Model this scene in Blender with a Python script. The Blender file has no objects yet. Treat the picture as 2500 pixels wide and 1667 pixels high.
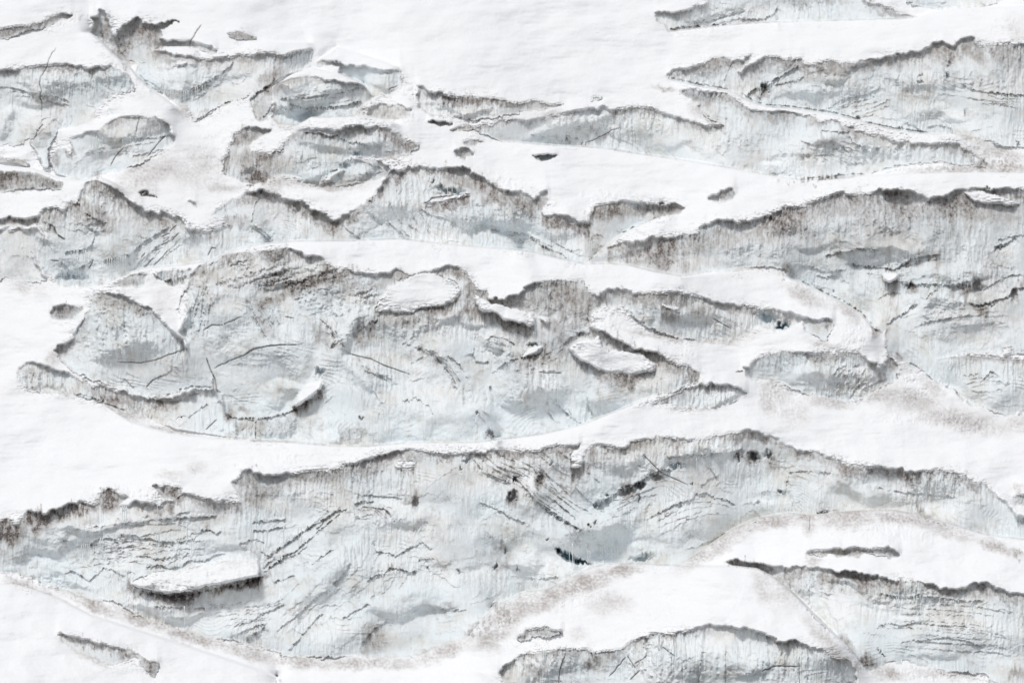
EXPO = 0.15
# ---------------------------------------------------------------- traced data
# A survey of the glacier front. Every outline is given in map cells "cr:" (column 0-3, row 0-3) of 2195 x 1568 units.
# each ice wall: key | label | dirt strength | dirt depth | outline
ICE = r'''
a1|long low shadowed ice step just under the top left corner|.65|26|00:0,260 100,215 200,190 330,170 420,120 520,95 560,110 480,150 400,190 340,210 200,240 60,298 0,292
a2|dark dirty ice wall notched by a pointed snow tongue, behind the rounded snow dome|.7|60|00:765,80 800,90 830,170 860,260 885,285 930,220 1000,170 1050,130 1080,160 1090,190 1200,185 1290,165 1380,170 1300,195 1240,235 1230,290 1280,320 1450,320 1470,318 1540,330 1650,385 1660,410 1600,412 1530,385 1480,365 1440,360 1250,360 1190,380 1130,410 1090,450 1060,490 1000,470 930,465 880,420 820,360 780,320 740,280 700,250 720,190 700,150 750,130
a3|small brown oval ice patch in the snow right of the vertical crack near the top|.9|40|00:1735,258 1800,252 1880,260 1960,285 1960,300 1880,305 1780,295
a4|pale ice wall under the rounded snow dome, split by a long thin wavy crack|.7|16|00:0,580 100,540 180,520 300,510 400,495 530,500 640,520 700,530 780,515 850,515 960,550 1000,600 1020,650 1025,690 960,715 870,740 800,770 750,820 720,880 660,930 580,965 600,920 660,850 660,830 540,800 480,850 440,890 380,905 330,915 230,930 120,960 50,1050 0,1110
a5|broad block-shaped ice wall with a bulge fringed by icicles, right of the narrow snow saddle|.6|15|00:1060,490 1100,440 1140,400 1190,390 1270,400 1350,425 1450,430 1560,460 1620,455 1760,445 1900,425 2000,405 2120,410 2195,430;10:60,410 150,405 240,415 300,420 370,405 500,375 520,380 500,470 430,540 330,570 260,600 200,650 185,720 195,800 210,850 160,910 95,930 60,880 40,790 30,730;00:1920,720 1890,750 1700,800 1600,870 1480,940 1470,860 1440,830 1360,800 1250,720 1180,690 1100,640 1050,590 1040,550
a6|dome-shaped ice wall under a curved snow arch at left, with four very long thin icicles|.5|16|00:545,1060 600,1030 760,1000 850,930 930,895 1000,905 1100,895 1200,895 1270,940 1300,1000 1350,1045 1300,1110 1180,1200 1080,1260 980,1290 860,1320 760,1340 640,1385 540,1365 440,1335 400,1290 390,1240 400,1190 440,1150 490,1140 520,1160 550,1170
a7|small leaning beige ice pinnacle left of the dome-shaped ice wall|.3|20|00:240,1100 290,1030 350,970 440,900 450,950 440,1010 400,1080 370,1140 375,1240 375,1290 330,1270 270,1170
a8|tiny dirty ice ledge under a snow lip at the left edge|.6|20|00:0,1195 80,1210 170,1215 230,1260 210,1280 120,1250 0,1220
a9|rounded turquoise ice block with a hollow undercut base, left of the flat snow roofed block|.4|11|10:200,680 250,640 350,600 440,590 530,590 620,610 720,630 860,640 900,660 940,700 965,740 960,770 920,800 870,850 830,890 700,895 560,900 490,895 440,930 400,960 280,960 230,930 205,900 215,830 220,780 190,750 185,720
a10|square-ended ice block under a sloping flat snow roof, standing before the big blank snowfield|.5|9|10:540,480 580,460 700,480 760,495 900,510 1060,540 1190,545 1195,600 1190,690 1100,715 1000,735 960,720 930,680 880,630 800,600 710,560 730,510 650,500 560,515 540,500
a11|small grey cave-like ice face below the square-ended block|.55|40|10:950,850 960,820 1000,805 1190,810 1240,830 1290,850 1240,885 1160,910 1100,915 980,900 930,880
a12|low wedge-shaped ice wall tapering to the right below the big blank snowfield|.75|15|10:1300,740 1340,680 1310,660 1350,660 1400,700 1500,725 1600,745 1700,740 1850,750 2000,765 2100,780 2195,790;20:300,770 400,790 500,805 560,800 490,830 400,840 300,855 200,870 100,890 0,905;10:1900,905 1700,915 1550,900 1430,885 1380,860 1330,810
a13|tiny brown ice sliver on the snow crest just below the low wedge-shaped wall|.85|26|10:1400,940 1440,920 1520,935 1590,945 1560,965 1450,960
a14|dark dirty ice wall in two hollows with a rounded snow tongue hanging between them|.75|26|00:1800,1020 1850,990 2000,985 2080,990 2060,1020 2000,1040 1950,1080 1890,1120 1950,1150 2000,1180 2080,1190 2195,1140;10:170,1190 260,1150 310,1090 340,1040 420,1000 560,985 700,995 860,975 1000,965 1060,985 1140,1020 1220,1070 1330,1110 1320,1140 1260,1180 1100,1215 1030,1205 950,1200 820,1195 780,1215 800,1240 760,1290 680,1320 600,1350 560,1410 480,1415 430,1400 380,1360 300,1360 200,1350 150,1390 60,1425 0,1420;00:1960,1420 1870,1400 1720,1340 1700,1300 1710,1230 1750,1170 1770,1090
a15|beige striped ice hump below the right hollow of the dark two-part wall|.35|30|10:780,1215 870,1205 960,1215 1080,1270 1100,1290 1090,1340 1010,1360 930,1400 850,1410 700,1420 560,1415 640,1370 760,1300
a16|thin upper ice slit in the snow right of the two-part wall|.8|24|10:1650,1085 1720,1075 1790,1075 1830,1090 1740,1110 1680,1105
a17|round brown melt hollow in the snow below the thin ice slit|.85|40|10:1590,1160 1640,1140 1690,1135 1740,1165 1745,1190 1660,1210 1610,1195
a18|faint grey bare patch on the smooth snow right of the round brown hollow|.8|22|20:300,1195 380,1188 420,1185 510,1188 430,1222 390,1232 360,1210
a19|long pale fluted ice wall under a wavy snow ridge, right of upper centre|.6|16|10:1570,1000 1650,970 1780,965 1880,950 1950,920 2050,925 2160,910;20:80,925 200,930 300,910 450,890 600,860 740,830 860,820 940,850 1080,820 1200,830 1300,865 1400,895 1500,925 1600,945 1640,970 1780,970 1700,920 1610,850 1560,780 1500,740 1440,700 1500,680 1580,690 1660,715 1780,710 1830,730 1900,790 1960,830 2070,855 2195,850;30:180,855 350,850 480,875 560,890 650,945 720,910 800,950 900,1000 1050,1030 1200,1075 1420,1100 1530,1090 1700,1110 1750,1160 1850,1200 1920,1240 1900,1280 1700,1270 1550,1245 1400,1250 1200,1290 1000,1335 850,1360 650,1380 500,1378 300,1350 0,1295;20:1500,1230 1200,1190 800,1130 600,1120 400,1110 200,1090 50,1095;10:2100,1090 1950,1085 1850,1040 1750,1000 1600,1005
a20|tall ice wall at the upper right edge, brown banded under thick snow|.75|34|20:1340,580 1380,545 1480,525 1560,510 1650,475 1760,425 1830,460 1850,480 1900,460 2000,430 1950,490 1870,550 1950,530 2020,490 2110,430 2195,445;30:220,430 400,445 490,455 510,490 560,495 700,470 800,490 900,480 1050,455 1200,435 1290,410 1400,400 1480,350 1570,310 1640,360 1720,300 1810,280 1830,340 1850,370 1950,350 2195,330 2195,1140 2050,1125 1900,1080 1770,1040 1650,1025 1500,1030 1300,1010 1180,990 1000,950 880,910 740,880 560,850 420,830 240,820 130,790 50,760 0,720;20:1830,700 1760,690 1600,665 1450,630 1360,610
a21|shallow ice wall cut off by the top edge, right of centre|.55|11|20:1250,105 1290,90 1370,100 1450,85 1560,60 1640,35 1700,5 1800,0 2195,0;30:400,0 900,0 960,10 1050,40 1170,65 1220,95 1300,110 1380,130 1250,145 1000,150 600,165 300,170 0,185;20:2100,170 1800,195 1600,215 1440,235 1350,245 1340,220 1310,190 1260,140
a22|small strip of ice cut off by the top edge near the upper right corner|.4|20|30:1140,0 1300,30 1540,75 1700,60 1900,50 1990,25 2060,0
a23|deep bowl-shaped ice wall at left with long icicles above a dark cave|.75|30|01:0,480 0,425 100,420 200,415 300,400 330,340 450,345 480,370 530,300 600,290 630,200 660,140 740,125 830,165 900,200 980,280 1080,340 1200,380 1280,385 1370,405 1440,480 1480,515 1600,515 1700,490 1760,470 1700,420 1650,370 1750,290 1860,240 1990,195 2080,220 2150,260 2195,265;11:350,275 420,290 520,340 600,390 680,430 690,590 400,590 150,610 0,640;01:1900,630 1750,680 1600,745 1400,775 1150,795 1030,820 900,880 800,920 650,945 600,925 500,940 430,905 340,820 270,740 240,650 250,630 330,600 340,530 290,480 150,480
a24|grey dirt-covered ice slope under a smooth snow crest at the left edge|.8|60|01:0,40 150,60 280,70 340,95 420,130 480,140 470,190 400,205 330,200 250,180 130,210 0,250
a25|tiny dark ice sliver on the snow saddle between the two peaks at left|.8|30|01:1060,225 1120,215 1180,235 1220,255 1140,250
a26|tiniest grey ice speck in the snow basin left of the second dark peak|.7|20|01:1430,290 1490,295 1520,330 1470,310
a27|wide middle ice wall with a blue slot cave and fan-like flutes|.8|26|11:680,430 760,400 850,340 940,280 1030,190 1090,90 1130,45 1210,60 1240,15 1350,40 1450,60 1500,40 1640,20 1750,75 1840,115 1870,165 1930,190 2030,235 2110,200 2195,260;21:340,268 420,210 430,280 380,380 500,390 620,410 660,450 740,455 780,330 880,300 1000,290 1130,300 1220,315 1380,310 1480,330 1440,380 1300,400 1150,460 1000,540 900,620 800,700 730,765 600,745 450,705 250,665 0,645;11:1800,640 1400,600 1200,575 1000,580 800,590 690,590
a28|huge dirty-topped ice wall filling the right edge, brown grey above and white fringed below|.8|62|21:730,765 800,690 870,640 1000,605 1100,605 1200,570 1300,560 1350,580 1440,545 1470,555 1560,540 1610,490 1700,445 1820,430 1880,450 2050,430 2195,360;31:450,330 600,290 700,250 800,225 930,240 1080,210 1230,205 1380,235 1480,275 1570,250 1650,205 1800,190 2000,190 2195,230 2195,1490 2000,1450 1900,1440 1700,1450 1490,1500 1420,1560 1380,1568 1250,1500 1150,1440 1130,1360 1140,1250 1110,1300 1040,1280 1020,1230 950,1150 800,1060 600,960 480,905 400,880 350,800 200,790 0,800;21:1800,820 1650,830 1450,858 1250,825 1050,775 900,765
a29|scoop-shaped ice face at the right edge resting below a dark horizontal gap|.45|9|32:1490,245 1600,230 1750,210 1950,230 2050,240 2195,265 2195,680 2100,670 1950,630 1800,600 1700,530 1660,460 1550,430 1470,380 1400,320 1410,240
a30|slanting ice wall with a loose white ice slab lying on it, right of centre|.65|28|21:820,1020 900,950 960,950 1080,990 1180,1000 1300,990 1450,990 1600,1020 1750,1070 1900,1085 2050,1090 2195,1115;31:400,1140 480,1160 500,1180 490,1210 430,1250 300,1275 150,1235;21:2030,1240 2000,1290 1900,1330 1800,1350 1700,1360 1600,1355 1400,1330 1250,1280 1140,1220 1090,1160 1040,1100 960,1100 860,1090 800,1110 810,1060
a31|fluted dark-topped ice buttress at left with a long thin crack across its foot|.6|26|01:690,1000 740,995 850,985 920,1010 990,1050 1060,1075 1140,1090 1160,1120 1250,1210 1330,1290 1410,1360 1420,1400;02:1440,120 1580,230 1620,330 1640,460 1500,455 1350,500 1220,535 1130,535 1000,490 900,460 700,400 560,330 470,240 410,170 450,140 500,125 570,60;01:640,1190 680,1100
a32|largest ice wall in the centre with banded dirt, snow shelves, cracks and a blue cave|.75|26|01:1380,1290 1430,1180 1440,1000 1450,870 1500,800 1600,740 1750,690 1900,670 2040,670 2195,650;11:420,680 560,720 660,780 700,820 800,820 900,850 960,860 1050,850 1150,805 1250,840 1400,830 1500,800 1560,770 1650,810 1690,850 1740,910 1760,960 1840,960 1850,1010;21:0,1040 100,1030 200,1000 280,920 450,890 600,890 700,900 740,960 820,1020 810,1060 800,1110 760,1180 740,1250 800,1270 870,1280 950,1340 1100,1420 1200,1430 1300,1470 1400,1540;22:1500,300 1580,330 1600,380 1560,430 1480,450 1390,500 1250,520 1100,580 900,660 700,740 400,810 200,838 0,862;12:1800,875 1600,880 1300,875 950,905 700,905 400,880 0,865;02:1960,858 1950,710 1800,690 1720,660 1700,510 1650,470 1620,330 1580,230 1440,120
a33|low curved ice step running along the foot of the fluted buttress at left|.5|26|02:120,340 150,300 240,270 330,285 450,330 560,370 700,430 850,480 1000,510 1120,540 1200,550 1300,550 1400,510 1500,460 1640,465 1700,500 1690,560 1710,600 1720,660 1800,690 1950,710 1960,780 1950,850 1700,830 1500,800 1350,775 1230,735 1100,685 1000,650 900,610 780,570 700,545 560,510 400,490 300,485 200,455 140,390
a34|lens-shaped scalloped ice wall hanging below the snow tongue at right|.55|15|32:50,310 110,280 160,235 240,195 380,175 500,195 600,215 740,195 850,180 920,190 1000,250 1090,300 1140,295 1150,200 1200,240 1220,300 1225,370 1190,420 1100,460 1000,520 850,550 750,560 650,530 530,510 450,480 330,430 200,410 80,390
a35|small grey ice niche under a thin snow roof right of the long smooth snow ridge|.55|11|22:1600,440 1700,430 1800,440 1920,470 1960,500 1880,560 1740,600 1600,600 1450,610 1380,570 1240,575 1390,510 1480,470
a36|widest ice wall, across the lower half, with layered ledges and a blue cave|.75|24|03:0,330 80,320 130,350 200,270 260,250 310,265 330,290 390,250 480,215 520,200 620,190 700,200 760,180 790,110 830,85 880,110 980,145 940,180 900,215 1000,220 1030,180 1170,210 1230,215 1260,180 1300,185 1390,120 1450,130 1560,155 1700,185 1860,180 1820,100 1780,30;02:1770,1180 1840,1110 1920,1080 2000,1130 2100,1130 2195,1110;12:330,1110 500,1105 700,1080 900,1020 1040,980 1150,940 1280,930 1400,950 1530,970 1700,965 1850,945 1900,930 2100,945 2195,945;22:400,925 500,905 600,895 690,890 660,920 590,965 610,1010 620,1030 690,1030 700,980 740,930 810,900 900,910 990,925 1060,885 1170,840 1280,830 1430,850 1620,865 1700,830 1850,805 1950,790 2020,795 2150,840 2195,850;32:380,900 480,945 620,955 720,1000 810,1030 850,1060 1080,1065 1200,1080 1350,1105 1500,1085 1650,1105 1750,1140 1900,1200 1980,1270 2080,1360 2150,1440 2195,1500;33:2195,555 1900,430 1700,370 1400,280 1200,245 900,250 740,265 560,285 400,265 150,310 0,375;23:1850,390 1600,560 1430,668 1080,655 900,655 780,680 700,710 560,790 430,850 250,870 150,920 0,1000;13:1850,1040 1750,1150 1700,1210 1600,1230 1400,1310 1250,1370 1100,1370 900,1365 700,1365 500,1370 330,1370 230,1330 130,1300 0,1260;03:1800,1240 1650,1230 1500,1195 1350,1145 1200,1100 1050,1050 930,980 850,940 700,920 560,880 450,840 300,790 150,730 0,700
a37|brown oval dirt patch in the snow above the thin icicles of the widest wall|.9|60|03:1150,60 1230,55 1330,60 1395,70 1390,110 1330,160 1280,165 1220,110
a38|pale blue ice wall in the lower right corner under a ragged dark edge|.8|24|23:1790,640 1880,620 2000,650 2195,680;33:350,680 500,675 600,680 750,705 900,720 1000,735 1100,760 1220,795 1300,780 1400,790 1550,835 1650,850 1750,850 1810,805 1900,800 2000,840 2100,880 2195,930 2195,1568 1930,1568 1920,1530 1850,1490 1600,1475 1400,1430 1300,1400 1200,1400 1100,1440 1000,1480 950,1420 850,1290 700,1150 550,1000 400,850 250,740 150,690 50,680 0,670;23:1850,670
a39|long thin lens of grey ice in the snow dome above the lower right wall|.85|22|33:520,580 560,565 700,550 850,535 920,525 1000,540 1150,535 1220,560 1255,580 1250,605 1150,600 1080,600 980,580 900,600 800,600 680,580 620,600 540,600
a40|arched ice wall with vertical columns at the bottom edge, right of centre|.55|12|23:55,1490 100,1430 200,1360 300,1330 400,1330 500,1310 690,1300 750,1330 830,1325 900,1330 1000,1300 1080,1240 1150,1215 1230,1195 1320,1200 1440,1180 1540,1150 1650,1120 1800,1130 1950,1155 2050,1180 2195,1240;33:320,1245 450,1255 560,1300 640,1310 720,1360 860,1400 900,1450 940,1568;23:100,1568 80,1530
a41|small almond hollow with two icicles in the snow just above the arched wall|.55|30|23:200,1200 250,1175 360,1145 420,1155 530,1170 540,1185 480,1200 400,1215 320,1220 230,1260 205,1240
a42|narrow broken ice ledge in the smooth snow dune at lower left|.85|24|03:430,1200 530,1200 600,1220 700,1245 780,1260 870,1290 930,1300 1000,1310 1080,1350 1150,1390 1220,1400 1210,1480 1170,1520 1130,1480 1075,1430 1080,1370 1010,1370 960,1410 850,1420 760,1390 650,1350 540,1290 470,1240
a43|grey ice knob in the snow at the right edge near the curved wall end|.6|40|32:2110,1280 2195,1250 2195,1390 2140,1360
a44|little beige ice face beside the blue ice hole, right of centre|.4|24|31:500,1180 570,1190 640,1200 700,1185 740,1250 710,1290 690,1360 620,1335 540,1280 500,1230
a45|brown oval ice outcrop in the snow left of the fluted buttress|.75|60|01:375,1135 420,1105 500,1080 580,1085 630,1100 610,1140 540,1180 450,1200 400,1170
a46|triangular grey ice face under the snow crest above the fluted buttress|.55|30|01:840,940 920,895 1000,850 1060,840 1130,845 1110,900 1100,945 960,940
a47|small hanging ice bowl between two snow ribs above the fluted buttress|.3|20|01:1170,850 1250,815 1400,815 1470,800 1440,860 1400,910 1300,935 1250,900 1200,880
a48|grey oval ice patch on the broad white snow slope right of centre|.85|70|21:1650,295 1690,240 1760,215 1840,195 1870,230 1850,260 1800,290 1740,295
a50|pale ribbed ice ramp between the split ice wall and the snow arch at upper left|.12|8|00:440,890 480,850 540,800 660,830 665,850 600,920 585,965 500,985 450,950
a51|pale ice hump at the left edge below the split ice wall|.2|10|00:0,1115 50,1050 120,960 230,930 330,915 300,990 255,1060 130,1110 0,1160
a52|pale lumpy ice mass at the left edge beside the icicle-hung bowl|.15|8|01:0,520 150,505 280,500 335,545 325,600 245,640 240,720 300,800 355,885 300,910 150,885 0,870
a49|faint brown dirt streak in snow above the wavy ridge of the long fluted wall|.75|30|20:740,780 770,745 820,735 860,745 830,775
'''
# snow and ice lying on the walls: key | name | category | label | thickness m | outline
PATCH = r'''
p1|snow_shelf|snow shelf|large smooth snow shelf set into the brown banding of the central ice wall|.32|11:1255,850 1330,840 1440,830 1520,870 1600,900 1650,970 1600,1050 1500,1090 1400,1100 1250,1140 1060,1130 990,1110 1000,1070 1060,1000 1070,960 1130,930 1220,900
p2|snow_shelf|snow shelf|narrow slanting snow strip below the brown dirt of the central ice wall|.6|11:1750,1010 1800,1020 1880,1070;21:60,1075 150,1105 240,1125 310,1150 340,1210 300,1240 200,1220 100,1190;11:1900,1145 1780,1110
p3|snow_shelf|snow shelf|hanging snow shelf with curved lower edge at the right end of the central wall|.42|22:590,146 650,116 750,95 820,60 840,116 880,166 960,176 1130,190 1200,236 1265,290 1230,330 1130,345 1060,365 1000,350 900,350 820,320 700,260 640,210 600,170
p4|snow_shelf|snow shelf|pointed snow wedge lying on the brown top of the huge right edge wall|.5|31:1730,210 1900,220 2020,255 2130,280 2150,300 2110,335 2020,305 1900,310 1800,290
p5|ice_ledge|ice ledge|long white ice slab jutting over a black gap in the widest wall at lower left|1.6|03:990,800 1060,760 1200,715 1400,700 1520,650 1620,640 1750,600 1850,605 1970,630 2000,690 1990,750 1880,770 1700,810 1580,830 1450,865 1380,880 1250,880 1150,860 1050,840
p6|snow_patch|snow patch|small oval snow patch on the brown band below the smooth snow ridge at centre|.4|12:1130,1050 1180,1020 1240,1010 1290,1030 1290,1060 1230,1080 1160,1080
p7|snow_patch|snow patch|tiny snow patch at the foot of the snow tongue on the widest wall|.3|22:610,1050 650,1035 690,1050 660,1075 620,1070
p8|ice_ledge|ice ledge|leaning pale ice sliver below the blue hollow of the central ice wall|1.2|12:345,610 400,510 450,440 520,420 590,398 580,470 480,540 400,600
p9|ice_shard|ice shard|small loose white ice slab lying on brown dirt of the slanting wall right of centre|1.0|21:1293,1080 1300,1065 1360,1075 1420,1090 1445,1100 1440,1125 1400,1130 1330,1105
p10|snow_lump|snow lump|rounded snow lump stuck in a hole of the huge right edge wall|.9|31:1105,850 1130,835 1180,840 1220,830 1240,850 1220,885 1180,910 1150,915 1115,885
p11|ice_block|ice block|small square white ice block perched above the dark gap at the right edge|.9|32:2040,155 2100,150 2105,190 2080,220 2030,210
p12|snow_patch|snow patch|little oval snow patch on the dirty top of the broad block-shaped wall|.3|00:1340,485 1370,470 1420,475 1425,490 1390,502 1350,502
p13|ice_ledge|ice ledge|small pale ice ledge beside a dark crack below the hanging snow shelf|.8|22:225,240 250,190 290,155 375,140 385,155 340,200 290,220
p14|snow_shelf|snow shelf|slanting snow ledge across the fan-like flutes of the wide middle wall|.6|11:1360,300 1420,260 1500,250 1600,240 1720,225 1680,250 1600,270 1500,300 1420,315
p15|snow_patch|snow patch|ragged snow scrap on the speckled dirt above the hanging snow shelf|.25|21:370,1170 440,1190 450,1210 420,1240 395,1210
p16|snow_shelf|snow shelf|speckled snow ledge inside the beige foot of the dark two-part wall|.3|10:560,1405 610,1365 650,1355 660,1380 620,1412
'''
# sharp smooth crests, with ground falling away behind: gap in metres | line
CREST = r'''
3|03:0,790 130,810 300,865 440,915 700,1050 950,1130 1300,1240 1700,1370 2000,1470 2140,1530;13:230,1530 330,1568
6|13:1700,1210 1760,1140 1860,1040;23:0,990 150,920 250,870 430,850 560,790 700,710 780,680 900,655 1080,655 1400,668 1850,675;33:50,680 150,690 250,740 400,850 550,1000 700,1150 850,1290 950,1420 1000,1480
5|23:1430,668 1600,560 1850,390;33:0,375 150,310 400,265 560,285 740,265 900,250 1200,245 1400,280 1700,370 1900,430 2195,555
5|02:800,600 1000,720 1300,805 1700,850 2195,868;12:400,880 700,905 950,905 1300,875 1600,880 1800,875 1950,840;22:0,862 200,838 400,810 700,740 900,660 1100,580 1250,520 1390,500
7|01:440,925 500,950 620,955 800,920 900,880 1030,820 1150,795 1400,775 1600,745 1750,680 1900,630 2195,600;11:150,610 400,590 800,590 1000,580 1200,575 1400,600 1800,640 2100,655 2195,680;21:200,660 450,710 720,770 900,765 1050,775 1250,825 1450,858 1800,835 2000,810
3|31:350,860 480,905 600,960 800,1060 950,1150 1020,1230 1040,1280 1100,1300
4|00:0,1225 250,1290 450,1360 620,1390 760,1355 850,1390 1000,1480;01:1000,225
4|00:600,250 700,262 760,310 830,380 930,470 1000,520 1040,580 1150,680 1250,750 1400,860
2|10:0,315 200,320 400,320 525,330
3|10:190,690 330,590 500,525 720,570 900,640 965,740
2|10:540,470 690,365 850,410 1190,520
4|10:350,1010 430,950 500,900 700,900 900,890 1100,925 1200,960
5|20:1340,610 1600,665 1800,695 1900,740 2000,790 2100,815 2195,820;30:250,820 420,830 600,860 800,890 1000,950 1200,995 1400,1025 1600,1035 1750,1050 1850,1110
5|20:1340,250 1600,215 2000,180 2195,165;30:300,170 700,160 1150,150 1350,140 1500,95 1700,65 2195,35
6|10:1850,1075;20:0,1080 300,1100 700,1125 900,1135 1200,1190 1600,1245 2000,1325 2195,1360;30:250,1350 500,1378 700,1375 1000,1345 1300,1330 1700,1322 2195,1330
2|21:730,765 800,695 900,622 1000,542 1150,462 1300,402 1440,382
2|00:420,1000 560,985 800,920 900,870
2|32:1490,245 1600,230 1750,210 1950,230 2050,240 2195,265
2|00:1190,390 1250,360 1440,362 1530,390
'''
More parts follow.
